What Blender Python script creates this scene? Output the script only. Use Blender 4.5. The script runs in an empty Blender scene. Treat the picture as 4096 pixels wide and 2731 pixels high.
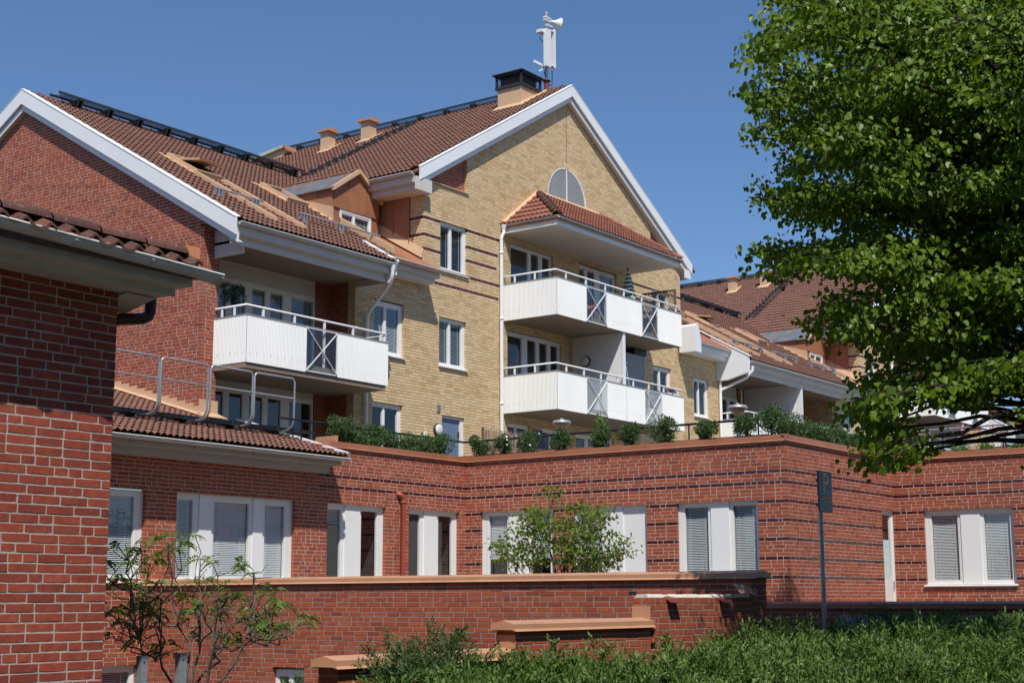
import bpy, math, random
import numpy as np
from mathutils import Matrix, Vector
random.seed(11); rng = np.random.default_rng(11)
SC = bpy.context.scene
COL = SC.collection
PI = math.pi
# ------------------------------------------------------------------ camera
FPX, PITCH, YAW, ROLL = 6012.5, .170310, .625929, -.00293
EYE = np.array([0., 0., 1.7])
_h = np.array([math.cos(YAW)*math.cos(PITCH), math.sin(YAW)*math.cos(PITCH), math.sin(PITCH)])
_r = np.array([math.sin(YAW), -math.cos(YAW), 0.]); _u = np.cross(_r, _h)
_c, _s = math.cos(ROLL), math.sin(ROLL)
CR, CU = _c*_r+_s*_u, -_s*_r+_c*_u
cam = bpy.data.cameras.new('camera'); camo = bpy.data.objects.new('camera', cam); COL.objects.link(camo)
camo.matrix_world = Matrix(((CR[0], CU[0], -_h[0], EYE[0]), (CR[1], CU[1], -_h[1], EYE[1]), (CR[2], CU[2], -_h[2], EYE[2]), (0, 0, 0, 1)))
cam.sensor_width = 36; cam.lens = FPX*36/4096; cam.clip_start = .1; cam.clip_end = 3000
SC.camera = camo
# ------------------------------------------------------------------ world, sun, exposure
LD = np.array([.96, 1., -2.0]); LD /= np.linalg.norm(LD)          # the way sunlight travels
W = bpy.data.worlds.new('World'); SC.world = W; W.use_nodes = True
nt = W.node_tree; nt.nodes.clear()
sky = nt.nodes.new('ShaderNodeTexSky'); sky.sky_type = 'NISHITA'; sky.sun_disc = False
sky.sun_elevation = math.asin(-LD[2]); sky.sun_rotation = math.atan2(-LD[0], -LD[1])
sky.air_density = 1.0; sky.dust_density = .2; sky.ozone_density = 9.0; sky.altitude = 50
bg = nt.nodes.new('ShaderNodeBackground'); bg.inputs[1].default_value = .112
wo = nt.nodes.new('ShaderNodeOutputWorld')
nt.links.new(sky.outputs[0], bg.inputs[0]); nt.links.new(bg.outputs[0], wo.inputs[0])
sl = bpy.data.lights.new('sun', 'SUN'); sl.energy = 5.0; sl.angle = math.radians(.53); sl.color = (1, .955, .88)
so = bpy.data.objects.new('sun', sl); COL.objects.link(so)
so.rotation_euler = Vector(LD).to_track_quat('-Z', 'Y').to_euler(); so.location = (0, -20, 40)
SC.view_settings.view_transform = 'Standard'; SC.view_settings.look = 'None'
SC.view_settings.exposure = 0.0; SC.view_settings.gamma = 1.0
SC.cycles.max_bounces = 6; SC.cycles.transparent_max_bounces = 12; SC.cycles.use_denoising = True
SC.cycles.caustics_reflective = False; SC.cycles.caustics_refractive = False

def ray(u, v):
    a, b = (u-2048)/FPX, (v-1365.5)/FPX
    return a*CR-b*CU+_h
def at(u, v, ax, val):
    """the point of plane ax=val seen at photo pixel (u,v)"""
    d = ray(u, v); i = 'xyz'.index(ax); return EYE+(val-EYE[i])/d[i]*d
def proj(P):
    q = np.asarray(P, float)-EYE; z = q@_h
    return 2048+FPX*(q@CR)/z, 1365.5-FPX*(q@CU)/z, z
def fr(x0, y0, s): return lambda a, b: (x0+a/s, y0+b/s)
# ------------------------------------------------------------------ materials
MATS = {}
def mat(name, cols, rough=.6, noise=(6., .25), bump=None, metal=0., spec=.5, trans=0., fine=None, alpha=None):
    m = bpy.data.materials.new(name); m.use_nodes = True; t = m.node_tree; t.nodes.clear(); N = t.nodes.new; L = t.links.new
    out = N('ShaderNodeOutputMaterial'); p = N('ShaderNodeBsdfPrincipled')
    p.inputs['Roughness'].default_value = rough; p.inputs['Metallic'].default_value = metal; p.inputs['Specular IOR Level'].default_value = spec
    if isinstance(cols[0], (int, float)): cols = [cols]
    geo = N('ShaderNodeNewGeometry')
    if len(cols) > 1:
        oi = N('ShaderNodeObjectInfo'); ad = N('ShaderNodeMath'); ad.operation = 'ADD'; frc = N('ShaderNodeMath'); frc.operation = 'FRACT'
        L(oi.outputs['Random'], ad.inputs[0]); L(geo.outputs['Random Per Island'], ad.inputs[1]); L(ad.outputs[0], frc.inputs[0])
        rp = N('ShaderNodeValToRGB'); el = rp.color_ramp.elements
        while len(el) < len(cols): el.new(.5)
        for i, c in enumerate(cols): el[i].position = i/(len(cols)-1); el[i].color = (*c, 1)
        L(frc.outputs[0], rp.inputs[0]); colr = rp.outputs[0]
    else:
        rgb = N('ShaderNodeRGB'); rgb.outputs[0].default_value = (*cols[0], 1); colr = rgb.outputs[0]
    def nz(scale, det=4.):
        n = N('ShaderNodeTexNoise'); n.inputs['Scale'].default_value = scale; n.inputs['Detail'].default_value = det
        L(geo.outputs['Position'], n.inputs['Vector']); return n.outputs[0]
    if noise:
        mr = N('ShaderNodeMapRange'); mr.inputs[1].default_value = .3; mr.inputs[2].default_value = .7
        mr.inputs[3].default_value = 1-noise[1]; mr.inputs[4].default_value = 1+noise[1]*.6
        L(nz(noise[0]), mr.inputs[0]); mx = N('ShaderNodeMix'); mx.data_type = 'RGBA'; mx.blend_type = 'MULTIPLY'; mx.inputs[0].default_value = 1
        L(colr, mx.inputs[6]); L(mr.outputs[0], mx.inputs[7]); colr = mx.outputs[2]
    if fine:       # (scale, threshold lo, hi, colour): blotches of another colour: lime bloom, lichen, rust
        for sc_, lo, hi, c2 in fine:
            mr = N('ShaderNodeMapRange'); mr.inputs[1].default_value = lo; mr.inputs[2].default_value = hi
            L(nz(sc_, 6.), mr.inputs[0]); mx = N('ShaderNodeMix'); mx.data_type = 'RGBA'
            L(mr.outputs[0], mx.inputs[0]); L(colr, mx.inputs[6]); mx.inputs[7].default_value = (*c2, 1); colr = mx.outputs[2]
    L(colr, p.inputs['Base Color'])
    if bump:
        b = N('ShaderNodeBump'); b.inputs['Strength'].default_value = bump[1]; b.inputs['Distance'].default_value = bump[2] if len(bump) > 2 else .01
        L(nz(bump[0], 6.), b.inputs['Height']); L(b.outputs[0], p.inputs['Normal'])
    sh = p.outputs[0]
    if trans:
        tr = N('ShaderNodeBsdfTranslucent'); ms = N('ShaderNodeMixShader'); ms.inputs[0].default_value = trans
        hs = N('ShaderNodeHueSaturation'); hs.inputs['Value'].default_value = 1.5; hs.inputs['Saturation'].default_value = 1.15; L(colr, hs.inputs['Color']); L(hs.outputs[0], tr.inputs[0])
        L(p.outputs[0], ms.inputs[1]); L(tr.outputs[0], ms.inputs[2]); sh = ms.outputs[0]
    L(sh, out.inputs[0]); MATS[name] = m; return m
def glassmat(name, tint, k, rough=.015, cloud=None):
    m = bpy.data.materials.new(name); m.use_nodes = True; t = m.node_tree; t.nodes.clear(); N = t.nodes.new; L = t.links.new
    out = N('ShaderNodeOutputMaterial'); tr = N('ShaderNodeBsdfTransparent'); tr.inputs[0].default_value = (*tint, 1)
    gl = N('ShaderNodeBsdfGlossy'); gl.inputs['Roughness'].default_value = rough; gl.inputs[0].default_value = (1, 1, 1, 1)
    geo = N('ShaderNodeNewGeometry'); dt = N('ShaderNodeVectorMath'); dt.operation = 'DOT_PRODUCT'; L(geo.outputs['Incoming'], dt.inputs[0]); L(geo.outputs['Normal'], dt.inputs[1])
    def mth(op, a, b=None, clamp=False):
        n = N('ShaderNodeMath'); n.operation = op; n.use_clamp = clamp
        for i, q in enumerate((a, b)):
            if q is None: continue
            if isinstance(q, (int, float)): n.inputs[i].default_value = q
            else: L(q, n.inputs[i])
        return n.outputs[0]
    fz = mth('POWER', mth('SUBTRACT', 1., mth('ABSOLUTE', dt.outputs['Value'])), 5.)
    fac = mth('MULTIPLY', mth('ADD', mth('MULTIPLY', fz, .96), .04), k, True)
    ms = N('ShaderNodeMixShader'); L(fac, ms.inputs[0]); L(tr.outputs[0], ms.inputs[1]); L(gl.outputs[0], ms.inputs[2])
    sh = ms.outputs[0]
    if cloud:
        df = N('ShaderNodeBsdfDiffuse'); df.inputs[0].default_value = (.75, .78, .78, 1); m2 = N('ShaderNodeMixShader'); m2.inputs[0].default_value = cloud
        L(sh, m2.inputs[1]); L(df.outputs[0], m2.inputs[2]); sh = m2.outputs[0]
    L(sh, out.inputs[0]); MATS[name] = m
RED = [(.37, .078, .030), (.315, .062, .026), (.41, .094, .037), (.24, .045, .022), (.345, .070, .028), (.395, .085, .033), (.295, .056, .024)]
mat('brick_red', RED, .82, (22., .16), (140., .35, .004), fine=[(3.2, .64, .9, (.42, .19, .13)), (45., .72, .80, (.45, .27, .2)), (.55, .52, 1.0, (.20, .05, .03)), (1.3, .60, 1.1, (.45, .24, .17))])
mat('brick_red_near', [(.33, .062, .032), (.27, .048, .026), (.36, .075, .037), (.22, .040, .024), (.31, .056, .030)], .85, (14., .2), (220., .6, .003),
    fine=[(26., .66, .75, (.42, .14, .08)), (55., .70, .78, (.58, .42, .35)), (18., .30, .18, (.16, .03, .02))])
mat('brick_dark', [(.070, .005, .012), (.09, .008, .015), (.055, .004, .010)], .24, (9., .15), spec=.6)
mat('brick_yellow', [(.66, .475, .265), (.72, .53, .315), (.60, .415, .205), (.69, .495, .28), (.74, .555, .34), (.55, .355, .15), (.705, .515, .30)], .85, (18., .1), (120., .3, .004))
mat('mortar_light', (.53, .47, .40), .95, (40., .2), (160., .6, .004))
mat('mortar_near', (.47, .43, .38), .95, (60., .25), (200., .9, .004))
mat('mortar_grey', (.33, .29, .245), .95, (30., .2), (160., .5, .004))
mat('mortar_yellow', (.33, .275, .21), .95, (30., .2), (160., .5, .004))
mat('white_paint', (.78, .78, .77), .45, (1.3, .05), fine=[(2.5, .68, .9, (.62, .60, .56))])
mat('white_metal', (.80, .81, .82), .38, (1., .03))
mat('white_corrugated', (.84, .84, .82), .42, (.8, .04), fine=[(1.6, .66, .95, (.74, .73, .69))])
mat('fascia_grey', (.42, .385, .345), .5, (2., .08), fine=[(3., .6, .9, (.46, .42, .37))])
mat('fascia_dirty', (.56, .55, .52), .55, (5., .15), fine=[(7., .6, .9, (.42, .42, .36)), (2.2, .55, .8, (.5, .42, .34))])
mat('gutter_grey', (.50, .49, .46), .42, (3., .12), fine=[(4., .58, .85, (.33, .28, .23)), (14., .66, .74, (.1, .09, .08))])
mat('soffit', (.26, .205, .165), .85, (1.2, .08))
mat('soffit_white', (.60, .57, .53), .8, (1.5, .05))
mat('concrete', (.36, .34, .31), .9, (3., .2), (60., .4, .006), fine=[(5., .55, .8, (.26, .25, .22))])
mat('tan_sheet', (.60, .40, .245), .45, (2., .08), fine=[(3., .64, .9, (.55, .30, .17))])
mat('copper_sheet', [(.355, .15, .078), (.33, .135, .07), (.385, .165, .086)], .5, (3., .12), fine=[(2.2, .6, .85, (.46, .22, .12)), (9., .68, .78, (.50, .28, .17))])
mat('copper_cap', [(.40, .16, .085), (.37, .145, .078)], .42, (2.5, .12), fine=[(6., .68, .8, (.52, .36, .26))])
mat('coping_tan', [(.52, .27, .155), (.50, .255, .145)], .45, (2.5, .1), fine=[(12., .68, .76, (.62, .5, .4))])
mat('zinc_sheet', (.17, .19, .21), .45, (3., .2), metal=.2, fine=[(3., .60, .74, (.36, .17, .08))])
mat('verdigris', (.42, .52, .44), .6, (3., .2), fine=[(3., .6, .8, (.5, .36, .22))])
mat('dark_steel', (.035, .040, .048), .5, (8., .2), metal=.2)
mat('galvanised', (.42, .45, .48), .4, (30., .2), metal=.5)
mat('black_rail', (.008, .009, .014), .3, (5., .1))
mat('tile_brown', [(.19, .086, .060), (.165, .075, .054), (.21, .098, .068), (.18, .084, .061), (.20, .086, .055)], .85, (9., .2), (90., .5, .006), fine=[(60., .67, .75, (.42, .38, .33)), (4., .62, .85, (.10, .06, .045))])
mat('tile_red', [(.27, .095, .058), (.24, .082, .052), (.30, .11, .068)], .8, (9., .2), (90., .4, .006), fine=[(60., .69, .77, (.45, .36, .30))])
mat('tile_old', [(.12, .048, .035), (.09, .038, .03), (.14, .055, .038)], .95, (13., .3), (70., 1., .006), fine=[(16., .58, .68, (.055, .045, .042)), (34., .68, .74, (.55, .52, .46)), (6., .6, .8, (.20, .13, .10))])
mat('orange_clay', (.55, .23, .11), .7, (14., .15))
mat('red_pipe', (.33, .068, .045), .4, (4., .1))
mat('brown_pipe', (.045, .018, .014), .35, (4., .1))
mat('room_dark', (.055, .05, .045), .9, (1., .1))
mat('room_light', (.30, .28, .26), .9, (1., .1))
mat('blind_white', (.78, .80, .82), .5, None)
mat('curtain', (.34, .38, .38), .9, (3., .15))
mat('blue_door', (.135, .19, .30), .5, (3., .08))
mat('lamp_glass', (.72, .70, .66), .3, None)
mat('lamp_amber', (.40, .22, .12), .25, (3., .1), spec=.6)
mat('plastic_grey', (.30, .31, .31), .35, (5., .1))
mat('dark_rubber', (.02, .02, .022), .5, None)
mat('wood_dark', (.16, .10, .06), .8, (12., .3))
mat('wood_tan', (.36, .25, .16), .8, (12., .3))
mat('reed', [(.30, .20, .14), (.40, .28, .2), (.22, .13, .10), (.45, .36, .28)], .85, (20., .3))
mat('stripe_green', (.03, .09, .05), .8, None); mat('stripe_white', (.75, .73, .66), .8, None)
mat('stripe_black', (.05, .05, .055), .8, None)
mat('petal_white', (.85, .85, .85), .6, None); mat('petal_violet', (.10, .02, .22), .6, None); mat('petal_red', (.55, .07, .08), .6, None); mat('petal_pink', (.6, .12, .2), .6, None)
mat('leaf_lime', [(.115, .19, .009), (.085, .15, .008), (.14, .215, .011), (.06, .115, .008), (.165, .235, .014)], .42, None, trans=.36, spec=.28)
mat('leaf_lime_dark', [(.045, .10, .014), (.035, .085, .012)], .45, None, trans=.3)
mat('leaf_sumac', [(.12, .21, .03), (.15, .24, .035), (.10, .18, .03), (.16, .15, .05)], .55, None, trans=.35)
mat('leaf_shad', [(.12, .20, .022), (.15, .23, .025), (.09, .16, .02), (.17, .12, .04), (.11, .18, .02)], .5, None, trans=.4)
mat('leaf_shrub', [(.055, .108, .026), (.042, .088, .024), (.075, .135, .034), (.06, .115, .03)], .6, None, trans=.15)
mat('leaf_juniper', [(.095, .165, .026), (.075, .14, .024), (.125, .20, .032), (.05, .10, .022), (.16, .23, .04)], .65, None, trans=.18)
mat('leaf_juniper_dark', [(.06, .115, .026), (.045, .09, .022), (.08, .14, .03)], .65, None, trans=.1)
mat('leaf_vine', [(.10, .22, .04), (.13, .26, .05)], .5, None, trans=.35)
mat('bark_grey', (.12, .098, .075), .95, (18., .35), (60., .8, .01))
mat('bark_dark', (.030, .024, .018), .95, (18., .35), (60., .6, .01))
mat('soil', (.07, .05, .035), 1., (5., .3))
mat('paving', (.24, .23, .21), .9, (2., .15), (40., .4, .01))
mat('asphalt', (.11, .107, .10), .95, (2., .2))
mat('sign_blue', (.010, .085, .27), .4, None); mat('sign_white', (.85, .82, .66), .5, (8., .2)); mat('sign_edge', (.09, .085, .06), .5, None)
mat('bin_green', (.035, .055, .03), .45, (4., .1)); mat('car_paint', (.020, .024, .034), .2, None, metal=.3, spec=.6); mat('chrome', (.6, .6, .62), .2, None, metal=1.)
mat('antenna_white', (.74, .75, .74), .4, (4., .04)); mat('oxide_red', (.22, .035, .025), .55, (6., .15)); mat('cable', (.012, .014, .02), .5, None)
mat('efflorescence', (.62, .58, .52), .95, (20., .2))
glassmat('glass', (.92, .945, .945), 2.0); glassmat('glass_clear', (.82, .88, .87), 1.7); glassmat('glass_hazy', (.8, .86, .86), 1.6, .04, .30)
m = bpy.data.materials.new('lamp_lens'); MATS['lamp_lens'] = MATS['lamp_glass']
# ------------------------------------------------------------------ mesh helpers
def newobj(name, me, parent=None, mats=()):
    for k in ([mats] if isinstance(mats, str) else mats): me.materials.append(MATS[k])
    o = bpy.data.objects.new(name, me); COL.objects.link(o)
    if parent is not None:
        o.parent = parent; o.matrix_parent_inverse = PINV[parent.name]
    PINV[o.name] = Matrix.Identity(4)
    return o
PINV = {}
def thing(name, label, cat, loc, group=None):
    o = bpy.data.objects.new(name, None); COL.objects.link(o); o.location = loc; o.empty_display_size = .3
    o['label'] = label; o['category'] = cat
    if group: o['group'] = group
    PINV[o.name] = Matrix.Translation(loc).inverted(); return o
def arr_mesh(name, V, F, mi=None, smooth=False):
    me = bpy.data.meshes.new(name); V = np.asarray(V, np.float32); F = np.asarray(F, np.int32)
    n, k = F.shape
    me.vertices.add(len(V)); me.vertices.foreach_set('co', V.ravel())
    me.loops.add(n*k); me.loops.foreach_set('vertex_index', F.ravel())
    me.polygons.add(n); me.polygons.foreach_set('loop_start', np.arange(n, dtype=np.int32)*k); me.polygons.foreach_set('loop_total', np.full(n, k, np.int32))
    if mi is not None: me.polygons.foreach_set('material_index', np.asarray(mi, np.int32))
    me.polygons.foreach_set('use_smooth', np.full(n, bool(smooth)))
    me.update(calc_edges=True); me.validate(); return me
class MB:
    def __init__(s): s.v = []; s.f = []; s.m = []; s.k = 0; s.sm = []
    def add(s, V, F, smooth=False):
        b = len(s.v); s.v += [tuple(map(float, p)) for p in V]
        for f in F: s.f.append(tuple(i+b for i in f)); s.m.append(s.k); s.sm.append(smooth)
        return s
    def box(s, x0, x1, y0, y1, z0, z1):
        return s.add([(x0, y0, z0), (x1, y0, z0), (x1, y1, z0), (x0, y1, z0), (x0, y0, z1), (x1, y0, z1), (x1, y1, z1), (x0, y1, z1)],
                     [(0, 3, 2, 1), (4, 5, 6, 7), (0, 1, 5, 4), (1, 2, 6, 5), (2, 3, 7, 6), (3, 0, 4, 7)])
    def quad(s, *P): return s.add(P, [tuple(range(len(P)))])
    def prism(s, P, d):
        n = len(P); P = [np.array(p, float) for p in P]; d = np.array(d, float)
        return s.add(P+[p+d for p in P], [tuple(range(n))[::-1], tuple(range(n, 2*n))]+[(i, (i+1) % n, (i+1) % n+n, i+n) for i in range(n)])
    def beam(s, p, q, w, h, up=(0, 0, 1)):
        p = np.array(p, float); q = np.array(q, float); d = q-p; d /= np.linalg.norm(d); u = np.array(up, float)
        a = np.cross(d, u); a /= np.linalg.norm(a); b = np.cross(a, d); a = a*w/2; b = b*h/2
        return s.prism([p-a-b, p+a-b, p+a+b, p-a+b], q-p)
    def tube(s, P, r, n=8, cap=True):
        P = [np.array(p, float) for p in P]; R = r if hasattr(r, '__len__') else [r]*len(P); V = []; F = []
        up = np.array([0.13, .31, .94])
        for i, p in enumerate(P):
            d = P[min(i+1, len(P)-1)]-P[max(i-1, 0)]; d /= (np.linalg.norm(d)+1e-9)
            a = np.cross(d, up); a /= (np.linalg.norm(a)+1e-9); b = np.cross(d, a)
            for j in range(n): t = 2*PI*j/n; V.append(p+R[i]*(a*math.cos(t)+b*math.sin(t)))
        for i in range(len(P)-1):
            for j in range(n): F.append((i*n+j, i*n+(j+1) % n, (i+1)*n+(j+1) % n, (i+1)*n+j))
        s.add(V, F, True)
        if cap: s.add(V[:n], [tuple(range(n))]); s.add(V[-n:], [tuple(range(n))[::-1]])
        return s
    def lathe(s, c, prof, n=20, ax=(0, 0, 1)):
        c = np.array(c, float); ax = np.array(ax, float); ax /= np.linalg.norm(ax)
        a = np.cross(ax, (.3, .8, .5)); a /= np.linalg.norm(a); b = np.cross(ax, a); V = []; F = []
        for r, h in prof:
            for j in range(n): t = 2*PI*j/n; V.append(c+ax*h+r*(a*math.cos(t)+b*math.sin(t)))
        for i in range(len(prof)-1):
            for j in range(n): F.append((i*n+j, i*n+(j+1) % n, (i+1)*n+(j+1) % n, (i+1)*n+j))
        return s.add(V, F, True)
    def build(s, name, mats, parent=None, kind=None):
        me = bpy.data.meshes.new(name); me.from_pydata(s.v, [], s.f)
        me.polygons.foreach_set('material_index', s.m); me.polygons.foreach_set('use_smooth', s.sm); me.update()
        o = newobj(name, me, parent, mats)
        if kind: o['kind'] = kind
        return o
def arc(c, r, a0, a1, n, e1, e2):
    c = np.array(c, float); e1 = np.array(e1, float); e2 = np.array(e2, float)
    return [c+r*(math.cos(a0+(a1-a0)*i/n)*e1+math.sin(a0+(a1-a0)*i/n)*e2) for i in range(n+1)]
# boxes on a wall plane: axis 'y' = plane y=c facing -y (u is x), axis 'x' = plane x=c facing -x (u is y); d = depth into the wall
def wbox(mb, axis, c, u0, u1, d0, d1, z0, z1):
    u0, u1 = min(u0, u1), max(u0, u1)
    return mb.box(u0, u1, c+d0, c+d1, z0, z1) if axis == 'y' else mb.box(c+d0, c+d1, u0, u1, z0, z1)
def wq(axis, c, u, d, z): return (u, c+d, z) if axis == 'y' else (c+d, u, z)
# ------------------------------------------------------------------ bricks
BH, BJ, H = .0600, .0152, .0757
BRK = {}       # owner name -> list of bricks
def brick_wall(owner, axis, c, rng_, z0, z1, bm, mm, holes=(), bands=(), bandclip=None, quoin=(0, 0), qz=1e9, zref=4.30, seed=1, depth=.112, rec=.004, name='wall', detail=False, jit=.0016):
    R = random.Random(seed); mb = MB(); lst = BRK.setdefault(owner.name, []); n0 = len(lst)
    k0 = math.floor((z0-zref)/H+.01); k1 = math.ceil((z1-zref)/H-.01)
    for k in range(k0, k1):
        za = zref+k*H; zb = za+H; zm = za+H/2
        segs = rng_(zm) if callable(rng_) else [rng_]
        segs = [segs] if isinstance(segs, tuple) else segs
        out = []
        for a, b in segs:
            par = k % 2
            if quoin[0] and zm < qz: a += (depth+BJ) if par == (quoin[0] > 1) else 0
            if quoin[1]: b -= (depth+BJ) if par == (quoin[1] > 1) else 0
            cur = [(a, b)]
            for h in holes:
                if zm > h[2] and zm < h[3]:
                    nx = []
                    for p, q in cur:
                        if h[1] <= p or h[0] >= q: nx.append((p, q)); continue
                        if h[0] > p+.01: nx.append((p, h[0]))
                        if h[1] < q-.01: nx.append((h[1], q))
                    cur = nx
            out += cur
        for a, b in out:
            if b-a < .02: continue
            wbox(mb, axis, c, a+.004, b-.004, rec, depth+.02, za, zb)
            u = a; first = True
            while u < b-.015:
                Ls = R.choice((.12, .185, .25, .25, .06)) if first else (.12 if R.random() < .24 else .25)
                first = False
                if b-u-Ls < .07: Ls = b-u
                if Ls > .33: Ls = .2
                dk = 1 if (k in bands and (bandclip is None or bandclip(k, u+Ls/2))) else 0
                lst.append((round(Ls/.005)*.005 if u+Ls < b-.001 else Ls, dk, axis, c+R.uniform(-jit, jit), u, za+BJ/2+R.uniform(-jit, jit)*.6, bm, None, detail))
                u += Ls+BJ
    w = mb.build(name, mm, owner)
    for i in range(n0, len(lst)): lst[i] = lst[i][:7]+(w,)+lst[i][8:]
    return w
_BV = np.array([(0, 0, 0), (1, 0, 0), (1, 1, 0), (0, 1, 0), (0, 0, 1), (1, 0, 1), (1, 1, 1), (0, 1, 1)], float)
_BF = np.array([(0, 1, 5, 4), (1, 2, 6, 5), (3, 0, 4, 7), (4, 5, 6, 7), (0, 3, 2, 1)])
_bmesh = {}
def brick_mesh(L, m, detail, var):
    key = (round(L, 3), m, detail, var)
    if key in _bmesh: return _bmesh[key]
    if not detail:
        me = arr_mesh('brick', _BV*np.array([L, .112, BH]), _BF)
    else:          # hand-made face: chamfered, slightly waved arrises
        R = np.random.default_rng(var*17+int(L*1000)); nu = max(3, int(L/.045)); V = []; F = []
        e0 = .0022; hh = BH+.0035
        ys = [(.112, -.0015), (e0, -.0015), (0, e0), (0, BH/2), (0, hh-.0015-e0), (e0, hh-.0015), (.112, hh-.0015)]
        wob = np.cumsum(R.normal(0, .0008, (nu+1, len(ys), 3)), 0)*.5+R.normal(0, .0006, (nu+1, len(ys), 3))
        for i in range(nu+1):
            x = -.0012+(L+.0024)*i/nu
            for j, (y, z) in enumerate(ys):
                w = wob[i, j].copy()
                if i in (0, nu) and 0 < j < len(ys)-1: y = y+.0015
                V.append((x, max(0, y+abs(w[1])*.5), z+w[2]*1.1))
        nj = len(ys)
        for i in range(nu):
            for j in range(nj-1): F.append((i*nj+j, (i+1)*nj+j, (i+1)*nj+j+1, i*nj+j+1))
        me = arr_mesh('brick', V, F)
        b = [tuple(range(nj)), tuple(nu*nj+j for j in range(nj))]
        me2 = bpy.data.meshes.new('brick'); me2.from_pydata(V, [], [tuple(f) for f in F]+[b[0], b[1][::-1]]); me = me2
    me.materials.append(MATS[m]); _bmesh[key] = me; return me
def place(axis, c, u, z, L):
    if axis == 'y': return Matrix.Translation((u, c, z))
    return Matrix.Translation((c, u+L, z)) @ Matrix.Rotation(-PI/2, 4, 'Z')
def flush_bricks(owner, limit=300, dark='brick_dark', joined='brickwork'):
    lst = BRK.get(owner.name, [])
    if not lst: return
    sc = []
    for i, (L, dk, ax, c, u, z, bm, w, de) in enumerate(lst):
        P = (u+L/2, c, z) if ax == 'y' else (c, u+L/2, z); a, b, dp = proj(P)
        vis = 0 <= a <= 4096 and 0 <= b <= 2731 and dp > 0
        n = (EYE[1]-P[1] if ax == 'y' else EYE[0]-P[0])/dp
        sc.append((-(L*abs(n)/dp/dp) if vis else 1., i))
    sc.sort(); near = [i for s_, i in sc[:limit] if s_ < 0]; ns = set(near)
    for i in near:
        L, dk, ax, c, u, z, bm, w, de = lst[i]
        o = bpy.data.objects.new('brick', brick_mesh(L, dark if dk else bm, de, i % 6)); COL.objects.link(o); o.parent = w; o.matrix_basis = place(ax, c, u, z, L)
    rest = [lst[i] for i in range(len(lst)) if i not in ns]
    if rest:
        mats = sorted({(dark if r[1] else r[6]) for r in rest}); ix = {k: i for i, k in enumerate(mats)}
        n = len(rest); L = np.array([r[0] for r in rest]); isx = np.array([r[2] == 'x' for r in rest]); c = np.array([r[3] for r in rest]); u = np.array([r[4] for r in rest]); z = np.array([r[5] for r in rest])
        lx = _BV[None, :, 0]*L[:, None]; ly = np.repeat(_BV[None, :, 1]*.112, n, 0); lz = _BV[None, :, 2]*BH+z[:, None]
        X = np.where(isx[:, None], c[:, None]+ly, u[:, None]+lx); Y = np.where(isx[:, None], (u+L)[:, None]-lx, c[:, None]+ly)
        V = np.stack([X, Y, lz], -1).reshape(-1, 3); F = (_BF[None]+(np.arange(n)*8)[:, None, None]).reshape(-1, 4)
        mi = np.repeat([ix[dark if r[1] else r[6]] for r in rest], 5)
        o = newobj(joined, arr_mesh(joined, V, F, mi), owner, mats); o['kind'] = 'stuff'
# ------------------------------------------------------------------ roof tiles
TILE_W, TILE_L, TILE_E = .30, .40, .345
def _tile():
    n = 8; V = []; F = []
    for r, (y, dz, am) in enumerate(((0, .042, .029), (0, .056, .029), (TILE_L*.5, .036, .022), (TILE_L, .012, .013))):
        for i in range(n+1):
            x = TILE_W*i/n*1.005; w = am*math.cos(2*PI*i/(n/2))
            V.append((x, y, dz+w))
    for r in range(3):
        for i in range(n): a = r*(n+1)+i; F.append((a, a+1, a+n+2, a+n+1))
    return np.array(V), np.array(F)
_TV, _TF = _tile()
_tmesh = {}
TIL = {}
def tile_field(owner, roofpart, O, du, ds, w, l, m, ok=None, jit=.004, seed=3):
    """tiles laid from eave corner O along unit du, up the slope along unit ds"""
    R = random.Random(seed); O = np.array(O, float); du = np.array(du, float); ds = np.array(ds, float); n = np.cross(du, ds)
    if n[2] < 0: n = -n
    for j in range(int(l/TILE_E+.3)):
        for i in range(int(round(w/TILE_W))):
            a, b = (i+.5)*TILE_W, (j+.5)*TILE_E
            if ok and not ok(a, b): continue
            P = O+du*(i*TILE_W)+ds*(j*TILE_E+R.uniform(-jit, jit))+n*R.uniform(0, jit)
            TIL.setdefault(owner.name, []).append((P, du, ds, n, m, roofpart))
def flush_tiles(owner, limit=300):
    lst = TIL.get(owner.name, [])
    sc = []
    for i, t in enumerate(lst):
        a, b, dp = proj(t[0]); vis = -10 <= a <= 4106 and -10 <= b <= 2741
        sc.append((dp if vis else 1e9, i))
    sc.sort(); near = [i for s_, i in sc[:limit] if s_ < 1e8]; ns = set(near)
    for i in near:
        P, du, ds, n, m, rp = lst[i]
        if m not in _tmesh:
            me = arr_mesh('roof_tile', _TV, _TF, None, True); me.materials.append(MATS[m]); _tmesh[m] = me
        o = bpy.data.objects.new('roof_tile', _tmesh[m]); COL.objects.link(o); o.parent = rp
        o.matrix_basis = Matrix(((du[0], ds[0], n[0], P[0]), (du[1], ds[1], n[1], P[1]), (du[2], ds[2], n[2], P[2]), (0, 0, 0, 1)))
    rest = [t for i, t in enumerate(lst) if i not in ns]
    if rest:
        mats = sorted({t[4] for t in rest}); P = np.array([t[0] for t in rest]); A = np.array([[t[1], t[2], t[3]] for t in rest])
        V = (np.einsum('vk,nkd->nvd', _TV, A)+P[:, None, :]).reshape(-1, 3); F = (_TF[None]+(np.arange(len(rest))*len(_TV))[:, None, None]).reshape(-1, 4)
        mi = np.repeat([mats.index(t[4]) for t in rest], len(_TF))
        o = newobj('tile_rows', arr_mesh('tile_rows', V, F, mi, True), owner, mats); o['kind'] = 'stuff'
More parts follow.
